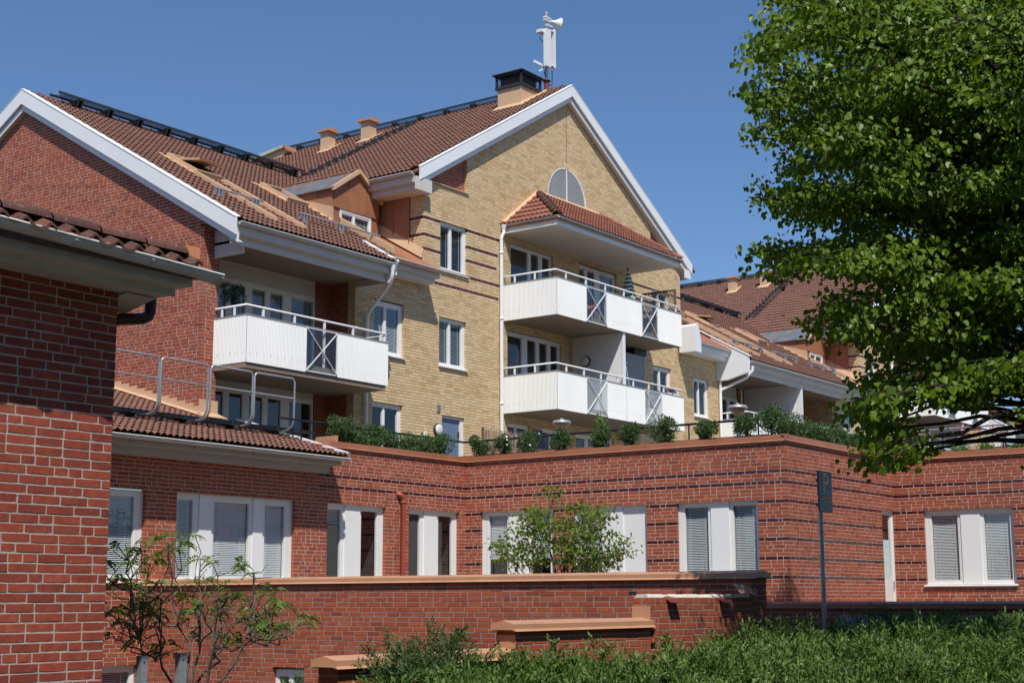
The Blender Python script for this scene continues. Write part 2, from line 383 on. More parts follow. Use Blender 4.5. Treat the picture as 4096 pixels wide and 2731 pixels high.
def ridge_tiles(parent, p, q, m, r=.11, step=.36):
    p = np.array(p, float); q = np.array(q, float); L = np.linalg.norm(q-p); d = (q-p)/L; key = ('ridge', m, r)
    if key not in _tmesh:
        V = []; F = []; n = 7
        for x, rr, dz in ((0, r*1.12, 0.), (0, r*1.0, -.0), (step*1.1, r*.93, 0.)):
            for j in range(n+1): t = PI*j/n; V.append((x, rr*math.cos(t)*(0.96 if dz else 1), rr*math.sin(t)*.8))
        for k in range(2):
            for j in range(n): a = k*(n+1)+j; F.append((a, a+1, a+n+2, a+n+1))
        me = arr_mesh('ridge_tile', V, F, None, True); me.materials.append(MATS[m]); _tmesh[key] = me
    s = np.cross((0, 0, 1), d); s /= np.linalg.norm(s); up = np.cross(d, s)
    for i in range(int(L/step)):
        P = p+d*i*step; o = bpy.data.objects.new('ridge_tile', _tmesh[key]); COL.objects.link(o); o.parent = parent
        o.matrix_basis = Matrix(((d[0], s[0], up[0], P[0]), (d[1], s[1], up[1], P[1]), (d[2], s[2], up[2], P[2]), (0, 0, 0, 1)))
# ------------------------------------------------------------------ windows, doors
def slats(axis, c, u0, u1, d, z0, z1, pitch=.034, tilt=.55):
    mb = MB(); n = int((z1-z0)/pitch); w = .036
    for i in range(n):
        z = z1-(i+.5)*pitch; a, b = math.cos(tilt)*w/2, math.sin(tilt)*w/2
        mb.quad(wq(axis, c, u0, d-a, z-b), wq(axis, c, u1, d-a, z-b), wq(axis, c, u1, d+a, z+b), wq(axis, c, u0, d+a, z+b))
    for u in (u0+(u1-u0)*.18, u0+(u1-u0)*.82): wbox(mb, axis, c, u-.004, u+.004, d-.018, d-.014, z0, z1)
    wbox(mb, axis, c, u0, u1, d-.02, d+.02, z1-.03, z1); wbox(mb, axis, c, u0, u1, d-.012, d+.012, z0-.012, z0+.006)
    return mb
def window(par, axis, c, u0, u1, z0, z1, cols, d=.085, sill=True, fw=.05, glass='glass', name='window', zp=None):
    """cols: (kind, ua, ub[, blind bottom share 0..1, tilt]); kinds p pane, b pane+blind, c pane+curtain, w solid white panel"""
    u0, u1 = min(u0, u1), max(u0, u1); mb = MB()
    wbox(mb, axis, c, u0, u0+fw, d, d+.09, z0, z1); wbox(mb, axis, c, u1-fw, u1, d, d+.09, z0, z1)
    wbox(mb, axis, c, u0+fw, u1-fw, d+.002, d+.088, z1-fw*1.5, z1); wbox(mb, axis, c, u0+fw, u1-fw, d+.002, d+.088, z0, z0+fw)
    w = mb.build(name, 'white_paint', par)
    zi0, zi1 = z0+fw, z1-fw*1.5
    edges = []
    for col in cols:
        k = col[0]; a, b = min(col[1:3]), max(col[1:3])
        if k == 'w':
            wbox(MB(), axis, c, a, b, d-.025, d+.05, zi0, zi1) if 0 else None
            m2 = MB(); wbox(m2, axis, c, a, b, d-.02, d+.06, z0+.004, z1-.004); m2.build('panel', 'white_metal', w); edges.append((a, b)); continue
        # sash
        m2 = MB(); sw = .042
        za, zb = (zp or (zi0, zi1))
        wbox(m2, axis, c, a-sw*.4, a+sw*.6, d+.012, d+.07, za, zb); wbox(m2, axis, c, b-sw*.6, b+sw*.4, d+.012, d+.07, za, zb)
        wbox(m2, axis, c, a+sw*.6, b-sw*.6, d+.014, d+.068, za, za+sw); wbox(m2, axis, c, a+sw*.6, b-sw*.6, d+.014, d+.068, zb-sw, zb)
        m2.build('sash', 'white_paint', w)
        m2 = MB(); m2.quad(wq(axis, c, a+.02, d+.045, za+.02), wq(axis, c, b-.02, d+.045, za+.02), wq(axis, c, b-.02, d+.045, zb-.02), wq(axis, c, a+.02, d+.045, zb-.02))
        m2.build('pane', glass, w)
        if k == 'b':
            bot = col[3] if len(col) > 3 else 0.; tl = col[4] if len(col) > 4 else .5
            slats(axis, c, a+.03, b-.03, d+.085, za+(zb-za)*bot+.01, zb-.02, tilt=tl).build('blind', 'blind_white', w)
        elif k == 'c':
            m2 = MB(); s = col[3] if len(col) > 3 else .4; n = 14; P = [a+.02+(b-a)*s*i/n for i in range(n+1)]
            for i in range(n): m2.quad(*(wq(axis, c, P[i+j], d+.16+.02*((i+j) % 2), z) for j, z in ((0, za), (1, za), (1, zb), (0, zb))))
            m2.build('curtain', 'curtain', w)
        edges.append((a, b))
    # stiles in the gaps between columns
    ed = sorted([(u0+fw, u0+fw)]+edges+[(u1-fw, u1-fw)])
    for (a, b), (a2, b2) in zip(ed[:-1], ed[1:]):
        if a2-b > .012: wbox(MB(), axis, c, b+.001, a2-.001, d+.006, d+.084, zi0, zi1).build('stile', 'white_paint', w)
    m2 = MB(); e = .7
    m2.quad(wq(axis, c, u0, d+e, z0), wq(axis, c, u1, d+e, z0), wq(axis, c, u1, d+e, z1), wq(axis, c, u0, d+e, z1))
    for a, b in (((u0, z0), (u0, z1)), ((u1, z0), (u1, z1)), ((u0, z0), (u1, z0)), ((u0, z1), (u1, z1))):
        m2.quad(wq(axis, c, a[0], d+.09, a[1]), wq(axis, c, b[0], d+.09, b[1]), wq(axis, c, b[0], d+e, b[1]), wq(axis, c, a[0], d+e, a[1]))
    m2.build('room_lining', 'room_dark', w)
    if sill:
        m2 = MB(); m2.prism([wq(axis, c, u0-.03, d+.02, z0+.012), wq(axis, c, u0-.03, -.06, z0-.028), wq(axis, c, u0-.03, -.06, z0-.05), wq(axis, c, u0-.03, d+.02, z0-.03)], np.array(wq(axis, c, u1+.03, 0, 0))-np.array(wq(axis, c, u0-.03, 0, 0)))
        m2.build('sill', 'white_metal', w)
    return w
def corrugated(name, parent, p, q, z0, z1, period=.042, amp=.0055, m='white_corrugated'):
    """a corrugated sheet between plan points p and q"""
    p = np.array(p, float); q = np.array(q, float); L = np.hypot(*(q-p)); d = (q-p)/L; n = np.array([d[1], -d[0]])
    N = max(2, int(L/period)); V = []; F = []
    for i in range(N*4+1):
        t = L*i/(N*4); o = (amp, amp, -amp, -amp)[i % 4]; s = p+d*t+n*o
        V += [(*s, z0), (*s, z1)]
    F = [(2*i, 2*i+2, 2*i+3, 2*i+1) for i in range(N*4)]
    return newobj(name, arr_mesh(name, V, F), parent, m)
def gutter(name, parent, p, q, r=.065, m='gutter_grey', out=(0, -1, 0), brackets=.8, fall=0.):
    """half-round gutter along p-q: lip at p/q height, bowl below; rings every brackets metres"""
    p = np.array(p, float); q = np.array(q, float); d = q-p; L = np.linalg.norm(d); d /= L; o = np.array(out, float); up = np.array([0, 0, 1.]); mb = MB(); n = 8
    prof = [(math.cos(PI*j/n), -math.sin(PI*j/n)) for j in range(n+1)]
    c0, c1 = p-o*r, q-o*r
    for rr, s in ((r, 1), (r-.006, -1)):
        V = [c0+rr*(a*o+b*up) for a, b in prof]+[c1+rr*(a*o+b*up) for a, b in prof]
        mb.add(V, [((j, j+1, n+2+j, n+1+j) if s > 0 else (n+1+j, n+2+j, j+1, j)) for j in range(n)], True)
    for c in (c0, c1): mb.add([c+r*(a*o+b*up) for a, b in prof], [tuple(range(n+1))])
    g = mb.build(name, m, parent)
    lb = MB(); lb.tube([p, q], .009, 6); lb.build('gutter_lip', 'white_metal', g)
    rb = MB()
    for i in range(int(L/brackets)+1):
        c = c0+d*min(L-.02, .25+i*brackets)
        V = [c+(r+.004)*(a*o+b*up) for a, b in prof]+[c+d*.03+(r+.004)*(a*o+b*up) for a, b in prof]
        rb.add(V, [(j, j+1, n+2+j, n+1+j) for j in range(n)])
    rb.build('gutter_bracket', 'gutter_grey', g)
    return g
# ================================================================== setting
def structure(name, mb, m):
    o = mb.build(name, m); o['kind'] = 'structure'; return o
structure('ground', MB().quad((-400, -400, -.02), (600, -400, -.02), (600, 600, -.02), (-400, 600, -.02)), 'asphalt')
structure('courtyard_paving', MB().box(18.7, 34, 9.3, 21.39, .2, .9), 'paving')
structure('side_pavement', MB().box(19.0, 60, -14, 9.0, -.01, .35), 'paving')
# ================================================================== podium building
c6, c8 = fr(400, 900, 1.7415), fr(0, 800, 1.568); c1, c2, c3, c4 = fr(0, 300, 2.2403), fr(700, 300, 2.24), fr(1600, 250, 1.96), fr(2600, 900, 1.96)
yA, xB, yC, xD = 21.4, 27.733, 13.255, 33.463
pod = thing('podium_building', 'long red brick ground-floor building with dark glazed bands and planted roof terrace', 'building', (22, 21.4, 0))
W1 = (16.4, 18.262, 2.07, 3.68); W2 = (18.996, 22.119, 2.07, 3.69); W3 = (23.072, 24.924, 2.07, 3.70); W4 = (25.701, 27.514, 2.07, 3.71); W0 = (16.6, 18.21, -.6, .587)
brick_wall(pod, 'y', yA, lambda z: (14.0, xB) if z < 4.28 else (22.6, xB), 0., 4.86, 'brick_red', 'mortar_light', [W1, W2, W3, W4, W0], {-1, -4}, lambda k, u: u > 22.65, seed=2)
W5 = (18.93, 20.968, 2.07, 3.725); W6 = (16.53, 18.42, 2.07, 3.72); W7 = (13.906, 15.80, 2.07, 3.72)
BD = {-1, -4, -9, -14, -19, -24, -29}
brick_wall(pod, 'x', xB, (yC, yA), .9, 4.86, 'brick_red', 'mortar_light', [W5, W6, W7], BD, quoin=(1, 0), seed=5)
DR = (32.607, 33.39, .9, 3.70)
brick_wall(pod, 'y', yC, (xB, xD), .9, 4.86, 'brick_red', 'mortar_light', [DR], BD, quoin=(2, 0), seed=7)
W8 = (10.57, 12.617, 2.03, 3.69)
brick_wall(pod, 'x', xD, (7.5, yC), .9, 4.86, 'brick_red', 'mortar_light', [W8], BD, seed=9)
window(pod, 'y', yA, *W1, [('b', 16.55, 17.2, 0, .8), ('b', 17.28, 18.10, 0, .8)])
window(pod, 'y', yA, *W2, [('b', 19.06, 19.50, 0., .6), ('w', 19.62, 19.93), ('b', 19.99, 20.95, 0., 1.15), ('w', 21.02, 21.28), ('b', 21.34, 21.94, 0., 1.15)])
window(pod, 'y', yA, *W3, [('b', 23.14, 23.60, .78, .9), ('w', 23.68, 24.157), ('p', 24.20, 24.757)])
window(pod, 'y', yA, *W4, [('p', 25.77, 26.214), ('w', 26.313, 26.771), ('p', 26.83, 27.371)])
window(pod, 'x', xB, *W5, [('b', 20.241, 20.80, .33, 1.0), ('w', 19.687, 20.20), ('b', 19.05, 19.62, .33, .9)])
window(pod, 'x', xB, *W6, [('b', 17.70, 18.30, 0., 1.15), ('w', 17.16, 17.631), ('b', 16.58, 17.10, 0., 1.25)])
window(pod, 'x', xB, *W7, [('b', 15.079, 15.674, 0., .75), ('w', 14.60, 15.02), ('b', 13.97, 14.538, 0., .75)])
window(pod, 'x', xD, *W8, [('b', 11.836, 12.487, 0., .9), ('w', 11.338, 11.78), ('b', 10.66, 11.284, 0., .9)])
window(pod, 'y', yA, *W0, [('b', 17.3, 18.14)], sill=False)
# the garden door
d = MB(); wbox(d, 'y', yC, DR[0], DR[0]+.07, .06, .13, .9, 3.70); wbox(d, 'y', yC, DR[1]-.07, DR[1], .06, .13, .9, 3.70); wbox(d, 'y', yC, DR[0]+.07, DR[1]-.07, .062, .128, 3.6, 3.70); wbox(d, 'y', yC, DR[0]+.07, DR[1]-.07, .075, .12, .9, 2.16)
wbox(d, 'y', yC, DR[0]+.07, DR[0]+.16, .075, .12, 2.16, 3.6); wbox(d, 'y', yC, DR[1]-.16, DR[1]-.07, .075, .12, 2.16, 3.6)
do = d.build('door', 'white_paint', pod)
MB().quad((DR[0]+.15, yC+.1, 2.15), (DR[1]-.15, yC+.1, 2.15), (DR[1]-.15, yC+.1, 3.6), (DR[0]+.15, yC+.1, 3.6)).build('pane', 'glass', do)
MB().quad((DR[0], yC+.5, .9), (DR[1], yC+.5, .9), (DR[1], yC+.5, 3.7), (DR[0], yC+.5, 3.7)).build('curtain', 'curtain', do)
MB().box(DR[1]-.13, DR[1]-.11, yC+.03, yC+.075, 1.95, 2.1).build('handle', 'galvanised', do)
# coping of the planter: sheet-metal sections with seams
def coping(par, axis, c, u0, u1, z0=4.862, h=.125, m='copper_cap', step=1.95, deep=.34, e0=0, e1=0):
    u = u0; i = 0
    while u < u1-.01:
        v = min(u1, u+step); k = .002*(i % 2); mb = MB()
        pts = [(-.05-k, z0-.004), (-.032-k, z0+.018), (-.032-k, z0+h+k), (.07, z0+h+.012+k), (.07, z0+h-.02), (-.01, z0+h-.03), (-.01, z0)]
        a, b = u+(0 if i else 0), v+(.012 if v < u1-.01 else 0)
        P = [wq(axis, c, a, dd, zz) for dd, zz in pts]
        mb.prism(P, np.array(wq(axis, c, b, 0, 0))-np.array(wq(axis, c, a, 0, 0))); mb.build('coping', m, par); u = v; i += 1
def trough(par, name, x0, x1, y0, y1, z): MB().box(x0, x1, y0, y1, z-.5, z).build(name, 'soil', par)
coping(pod, 'y', yA, 23.05, xB+.03); coping(pod, 'x', xB, yC-.05, yA+.0); coping(pod, 'y', yC, xB-.05, xD+.03, h=.127); coping(pod, 'x', xD, 7.5, yC, h=.129)
trough(pod, 'planter_soil', 23.4, 28.28, yA+.08, 22.02, 4.95); trough(pod, 'planter_soil', xB+.08, 28.28, yC+.08, yA+.07, 4.951); trough(pod, 'planter_soil', 28.29, 34.05, yC+.08, 13.9, 4.949); trough(pod, 'planter_soil', xD+.08, 34.06, 7.5, yC+.07, 4.95)
for nm, b in (('a', (23.4, 28.36, 22.03, 22.13)), ('b', (28.29, 28.39, 13.92, 22.0)), ('c', (28.41, 34.1, 13.91, 14.01)), ('d', (34.08, 34.18, 7.5, 13.88))):
    MB().box(*b, 4.6, 5.085).build('planter_rim', 'copper_cap', pod)
MB().box(23.38, 23.42, yA+.06, 22.1, 4.86, 5.13).build('planter_end', 'coping_tan', pod)
MB().box(14, 28.3, 21.55, 24.05, 4.1, 4.35).build('terrace_floor', 'paving', pod)
MB().box(28.42, 60, 14.05, 24.05, 4.1, 4.35).build('terrace_floor', 'paving', pod)
MB().box(34.2, 60, 7.5, 14.04, 4.1, 4.351).build('terrace_floor', 'paving', pod)
# red downpipe
P = at(1200+812/1.96, 1650+660/1.96, 'y', yA-.1); xp = P[0]
mb = MB(); mb.tube([(xp-.1, yA+.05, P[2]+.06), (xp-.08, yA-.04, P[2]+.06), (xp-.03, yA-.09, P[2]+.03), (xp, yA-.1, P[2]-.05), (xp, yA-.1, 1.)], .055, 12); mb.lathe((xp, yA-.1, P[2]-.09), [(.055, 0), (.064, 0), (.064, -.05), (.055, -.05)], 14)
mb.build('downpipe', 'red_pipe', pod)
for x, z0, z1 in ((22.42, 1., 4.3),): MB().box(x, x+.012, yA-.001, yA+.02, z0, z1).build('movement_joint', 'mortar_grey', pod)
MB().box(xB-.0012, xB+.02, 17.935, 17.947, 3.72, 4.86).build('movement_joint', 'mortar_grey', pod)
# ---- lean-to tiled roof over its left part
k = .285; ln = math.hypot(1, k); ds = (0, 1/ln, k/ln)
def rz(y): return 4.61+k*(y-20.75)
mb = MB(); mb.prism([(14, 20.8, rz(20.8)-.03), (22.96, 20.8, rz(20.8)-.03), (22.96, 24.05, rz(24.05)-.03), (14, 24.05, rz(24.05)-.03)], (0, 0, -.06)); mb.prism([(14, 24.05, rz(24.05)-.03), (21.9, 24.05, rz(24.05)-.03), (21.9, 29, rz(29)-.03), (14, 29, rz(29)-.03)], (0, 0, -.06))
rf = mb.build('roof', 'tile_brown', pod)
tile_field(pod, rf, (14.0, 20.74, rz(20.74)), (1, 0, 0), ds, 8.97, 8.3, 'tile_brown', lambda a, b: 14+a < 21.88 or b < 3.2, seed=4)
mb = MB(); mb.box(14, 22.9, 20.88, 20.92, 4.44, 4.6).box(14, 22.88, 20.92, 21.14, 4.43, 4.47).box(14, 22.80, 21.12, 21.16, 4.29, 4.43).box(14, 22.78, 21.16, 21.42, 4.285, 4.31)
mb.build('eave_boards', 'fascia_grey', pod)
for x in (16.2, 17.4, 18.9, 20.4, 21.7): MB().box(x, x+.008, 20.876, 20.93, 4.44, 4.58).build('board_joint', 'dark_steel', pod)
gutter('gutter', pod, (14, 20.7, 4.575), (22.98, 20.7, 4.565), .065, brackets=.62)
# white verge sheets at its right edge
for i in range(4):
    y0 = 20.78+i*.78; y1 = y0+.84; mb = MB(); dz = .012*(i % 2)
    mb.prism([(22.86, y0, rz(y0)+.085+dz), (23.03, y0, rz(y0)+.085+dz), (23.03, y0, rz(y0)-.06), (22.99, y0, rz(y0)-.06), (22.99, y0, rz(y0)+.05+dz), (22.86, y0, rz(y0)+.05+dz)], (0, y1-y0, k*(y1-y0)))
    mb.build('verge_sheet', 'white_metal', pod)
# stepped tan flashing where that roof meets the gable
xR = 21.91
mb = MB(); pts = [(xR-.012, 24.0, rz(24.0)+.03)]
y = 24.0
while y < 28:
    z = math.floor((rz(y)+.30-4.3)/H)*H+4.3; pts += [(xR-.012, y, z), (xR-.012, y+.265, z)]; y += .265
pts.append((xR-.012, y, rz(y)+.03)); mb.prism(pts, (.016, 0, 0)); mb.prism([(xR-.16, 23.7, rz(23.7)+.075), (xR-.013, 23.7, rz(23.7)+.1), (xR-.013, 28.2, rz(28.2)+.1), (xR-.16, 28.2, rz(28.2)+.075)], (0, 0, .006))
mb.build('step_flashing', 'tan_sheet', pod)
mb = MB(); mb.box(xR-.014, xR+.5, 24.05, 24.088, 5.55, 5.95); mb.prism([(xR-.1, 23.75, rz(23.75)+.08), (xR+.52, 23.75, rz(23.75)+.08), (xR+.52, 24.05, rz(24.05)+.12), (xR-.1, 24.05, rz(24.05)+.12)], (0, 0, .006)); mb.build('pier_flashing', 'tan_sheet', pod)
# roof walkway with hooped railing
wy = 22.30; wz = rz(wy)+.20
wk = MB(); wk.box(14, 23.55, wy-.02, wy+.0, wz-.03, wz+.03).box(14, 23.55, wy+.36, wy+.38, wz-.03, wz+.03)
for i in range(int(9.5/.045)): wk.box(14+i*.045, 14.012+i*.045, wy, wy+.36, wz-.012, wz+.012)
for j in range(1, 6): wk.box(14, 23.55, wy+.06*j-.004, wy+.06*j+.004, wz-.006, wz+.014)
wko = wk.build('roof_walkway', 'dark_steel', pod)
for x in (16.05, 17.33, 18.62, 19.9, 21.16, 22.43):
    mb = MB(); mb.beam((x, wy+.3, rz(wy+.3)+.03), (x, wy-.05, wz-.03), .12, .02, (1, 0, 0)); mb.box(x-.06, x+.06, wy-.1, wy+.36, wz-.06, wz-.035); mb.beam((x, wy-.06, rz(wy)), (x, wy-.02, wz-.05), .1, .015, (1, 0, 0)); mb.box(x-.07, x+.07, wy-.16, wy+.1, rz(wy)+.045, rz(wy)+.06)
    mb.build('walkway_bracket', 'dark_steel', wko)
ry = 21.98
tops = [(415, 918), (430, 923), (755, 973), (775, 977), (1066, 1017), (1080, 1025), (1357, 1070)]
T = [at(*c6(*t), 'y', ry) for t in tops]; zt_ = float(np.mean([t[2] for t in T])); xs = [t[0] for t in T]
hoops = [(xs[0]-1.25-(xs[1]-xs[0]), xs[0]), (xs[1], xs[2]), (xs[3], xs[4]), (xs[5], xs[6])]; hoops.insert(0, (hoops[0][0]-1.3, hoops[0][0]-.05))
for a, b in hoops:
    mb = MB(); r = .09; zb = wz+.0
    pts = [(a, wy+.3, zb-.05)]+[(a, wy-.02, zb-.05)]+[(a, ry+.24*(1-math.sin(t)), zb+.20-.24*math.cos(t)) for t in (0.2, .6, 1., 1.4)]+[(a, ry, zt_-r)]+[(a+r*(1-math.cos(t)), ry, zt_-r+r*math.sin(t)) for t in (.5, 1.05, 1.57)]
    q = [(b-(p[0]-a), p[1], p[2]) for p in pts][::-1]
    mb.tube(pts+q, .021, 8); mb.tube([(a, ry, (zb+zt_)/2+.1), (b, ry, (zb+zt_)/2+.1)], .016, 7); mb.build('guard_hoop', 'galvanised', wko)
flush_bricks(pod); flush_tiles(pod)

# ================================================================== balconies
def balcony(par, x0, x1, yf, yb, zb, zt, glass, left=True, right=True, posts=8, rail=.225, gm='glass_hazy', split=None, gap=None):
    """white corrugated balcony: x0..x1, front yf, wall yb, bottom zb, panel top zt; glass = [(xa,xb)] panes with crossed bars"""
    s = MB(); s.box(x0+.03, x1-.03, yf+.03, yb+.02, zb+.005, zb+.17); b = s.build('balcony', 'soffit', par)
    pr = []
    cuts = [x0]+[e for g in glass for e in g]+[x1]; cuts = list(zip(cuts[0::2], cuts[1::2]))
    for a, c in cuts:
        if split and a < split < c: pr += [(a, split-.006), (split+.006, c)]
        else: pr.append((a, c))
    for a, c in pr: corrugated('panel', b, (a, yf), (c, yf), zb, zt)
    if left: corrugated('panel', b, (x0, yb), (x0, yf), zb, zt)
    if right: corrugated('panel', b, (x1, yf), (x1, yb), zb, zt)
    # edge trim and rivets
    t = MB(); t.box(x0-.012, x1+.012, yf-.014, yf+.02, zt, zt+.018)
    if left: t.box(x0-.012, x0+.02, yf+.02, yb, zt, zt+.0178)
    if right: t.box(x1-.02, x1+.012, yf+.02, yb, zt, zt+.0178)
    t.build('panel_trim', 'plastic_grey', b)
    rv = MB()
    for x in np.arange(x0+.1, x1, .21):
        if not any(g[0]-.03 < x < g[1]+.03 for g in glass): rv.box(x-.006, x+.006, yf-.014, yf-.008, zb+.22, zb+.232)
    if left:
        for y in np.arange(yf+.1, yb, .19): rv.box(x0-.014, x0-.008, y-.006, y+.006, zb+.22, zb+.232)
    rv.build('rivets', 'plastic_grey', b)
    for a, c in glass:
        g = MB(); e = .022
        g.box(a, a+e, yf-.012, yf+.02, zb+.02, zt-.012).box(c-e, c, yf-.012, yf+.02, zb+.02, zt-.012).box(a+e, c-e, yf-.01, yf+.018, zt-.03, zt-.012).box(a+e, c-e, yf-.01, yf+.018, zb+.02, zb+.042)
        go = g.build('glazed_panel', 'white_metal', b)
        MB().quad((a, yf+.006, zb+.02), (c, yf+.006, zb+.02), (c, yf+.006, zt-.02), (a, yf+.006, zt-.02)).build('pane', gm, go)
        br = MB(); br.beam((a+e, yf-.014, zb+.04), (c-e, yf-.014, zt-.03), .012, .026, (0, 1, 0)); br.build('cross_bar', 'white_metal', go)
        br = MB(); br.beam((a+e, yf-.022, zt-.03), (c-e, yf-.022, zb+.04), .012, .026, (0, 1, 0)); br.build('cross_bar', 'white_metal', go)
    # handrail
    yr = yf+.07; zr = zt+rail; h = MB()
    segs = [(x0+.04, x1-.02)] if not gap else [(x0+.04, gap-.09), (gap+.05, x1-.02)]
    for n, (a, c) in enumerate(segs):
        if n == 0 and left: h.tube([(a, yb-.0, zr), (a, yr, zr), (c, yr, zr)], .026, 10)
        else: h.tube([(a, yr, zr), (c, yr, zr)], .026, 10)
        if n == len(segs)-1 and right: h.tube([(c-.03, yr, zr-.045), (c-.03, yb, zr-.045)], .02, 8)
    h.build('handrail', 'white_metal', b)
    px = np.linspace(x0+.55, x1-.2, posts)
    for x in px: MB().box(x-.028, x+.028, yr-.012, yr+.02, zb+.17, zr-.02).build('post', 'white_metal', b)
    if left:
        for y in (yf+(yb-yf)*.42, yf+(yb-yf)*.8): MB().box(x0+.03, x0+.05, y-.028, y+.028, zb+.17, zr-.02).build('post', 'white_metal', b)
    return b
def wall_lamp(par, axis, c, u, z, r=.16):
    n = (0, -1, 0) if axis == 'y' else (-1, 0, 0); P = wq(axis, c, u, 0, z)
    m = MB(); m.lathe(P, [(r, 0), (r*1.02, .05), (r*.95, .07), (0, .07)], 20, n); o = m.build('wall_lamp', 'dark_steel', par)
    m = MB(); m.lathe(np.array(P)+np.array(n)*.065, [(r*.88, 0), (r*.86, .03), (r*.5, .045), (0, .05)], 20, n); m.build('lens', 'lamp_glass', o)
def lathe_shade(): pass
# ================================================================== terraced row: red wing roof, dormer, gables (one unit every 28.15 m)
DXU = 28.15
KR = .575; LR = math.hypot(1, KR); dsR = (0, 1/LR, KR/LR)
def wz_(y): return 9.70+KR*(y-22.92)             # wing roof surface
def roof_window(par, x, y, w=.62, l=1.15, open_=0.):
    """skylight lying on the wing roof, lower-left corner (x,y)"""
    up = np.array(dsR); n = np.array([0, -KR/LR, 1/LR]); O = np.array([x, y, wz_(y)]); X = np.array([1., 0, 0])
    def bx(mb, a0, a1, b0, b1, h0, h1): mb.prism([O+X*a+up*b+n*h0 for a, b in ((a0, b0), (a1, b0), (a1, b1), (a0, b1))], n*(h1-h0))
    f = MB(); bx(f, 0, .07, 0, l, .02, .16); bx(f, w-.07, w, 0, l, .02, .16); bx(f, .07, w-.07, l-.1, l, .021, .159); bx(f, .07, w-.07, 0, .09, .021, .159)
    bx(f, -.12, 0, -.1, l+.18, .05, .075); bx(f, w, w+.12, -.1, l+.18, .05, .075)
    o = f.build('roof_window', 'tan_sheet', par)
    if open_:          # sash tilted open
        g = MB(); a = open_; e1 = up*math.cos(a)-n*math.sin(a); c0 = O+up*l*.55+n*.17
        g.prism([c0+X*.02-e1*l*.5, c0+X*(w-.02)-e1*l*.5, c0+X*(w-.02)+e1*l*.45, c0+X*.02+e1*l*.45], n*.05); g.build('open_sash', 'tan_sheet', o)
    MB().quad(*(O+X*a+up*b+n*.12 for a, b in ((.06, .08), (w-.06, .08), (w-.06, l-.09), (.06, l-.09)))).build('pane', 'glass', o)
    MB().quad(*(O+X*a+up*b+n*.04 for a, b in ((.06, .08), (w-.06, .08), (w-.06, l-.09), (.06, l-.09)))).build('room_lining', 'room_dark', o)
    return o
def channel(par, x0, x1, ya, yb):
    """two raised tan kerbs with a copper sheet between, running down the roof from yb to ya"""
    up = np.array(dsR); n = np.array([0, -KR/LR, 1/LR])
    m = MB(); m.quad((x0, ya, wz_(ya)+.045), (x1, ya, wz_(ya)+.045), (x1, yb, wz_(yb)+.045), (x0, yb, wz_(yb)+.045)); o = m.build('roof_channel', 'copper_sheet', par)
    for x in (x0, x1):
        k = MB(); k.prism([(x-.06, ya, wz_(ya)+.02), (x+.06, ya, wz_(ya)+.02), (x+.06, ya, wz_(ya)+.15), (x-.06, ya, wz_(ya)+.15)], (0, yb-ya, KR*(yb-ya))); k.build('kerb', 'tan_sheet', o)
    for y in np.arange(ya+.8, yb, 1.1): MB().prism([(x0+.06, y, wz_(y)+.048), (x1-.06, y, wz_(y)+.048), (x1-.06, y, wz_(y)+.062), (x0+.06, y, wz_(y)+.062)], (0, .015, .01)).build('seam', 'copper_sheet', o)
def snow_guard(par, xa, xb, y, n):
    m = MB(); z = wz_(y)+.24; m.tube([(xa, y, z), (xb, y, z)], .022, 8); o = m.build('snow_guard', 'galvanised', par)
    for x in np.linspace(xa+.13, xb-.25, n):
        for e in (0, .09):
            b = MB(); b.prism([(x+e, y+.2, wz_(y+.2)+.03), (x+e, y-.06, wz_(y-.06)+.03), (x+e, y-.02, z+.03), (x+e, y+.03, z+.03)], (.012, 0, 0)); b.build('guard_bracket', 'galvanised', o)
def ridge_walk(par, xa, xb, y, z, n, solid=False):
    m = MB(); m.box(xa, xb, y-.19, y-.17, z-.03, z+.03).box(xa, xb, y+.17, y+.19, z-.03, z+.03); w = .36
    if solid:
        for i in range(int((xb-xa)/.16)): m.box(xa+i*.16, xa+i*.16+.1, y-.17, y+.17, z-.01, z+.005)
        for i in range(int((xb-xa)/.16)): m.box(xa+i*.16, xa+i*.16+.06, y-.20, y-.185, z-.12, z+.02)
    else:
        N = int((xb-xa)/.065)
        for i in range(N):
            a = xa+i*.065
            for s in (0, 1):
                p, q = (a, a+w) if s else (a+w, a)
                if max(p, q) > xb: continue
                m.quad((p-.016, y-.17, z-.003+s*.004), (p+.016, y-.17, z-.003+s*.004), (q+.016, y+.17, z-.003+s*.004), (q-.016, y+.17, z-.003+s*.004))
    o = m.build('ridge_walkway', 'dark_steel', par)
    for x in np.linspace(xa+.6, xb-.5, n):
        b = MB(); b.prism([(x, y-.22, z-.035), (x, y+.22, z-.035), (x, y+.1, z-.28), (x, y-.30, z-.38), (x, y-.12, z-.25)], (.03, 0, 0)); b.prism([(x+.12, y-.22, z-.035), (x+.12, y+.22, z-.035), (x+.12, y+.1, z-.28), (x+.12, y-.30, z-.38), (x+.12, y-.12, z-.25)], (.03, 0, 0)); b.box(x+.03, x+.12, y-.2, y+.2, z-.05, z-.036)
        b.box(x-.01, x+.16, y-.34, y-.26, z-.40, z-.375)
        b.build('walkway_bracket', 'dark_steel', o)
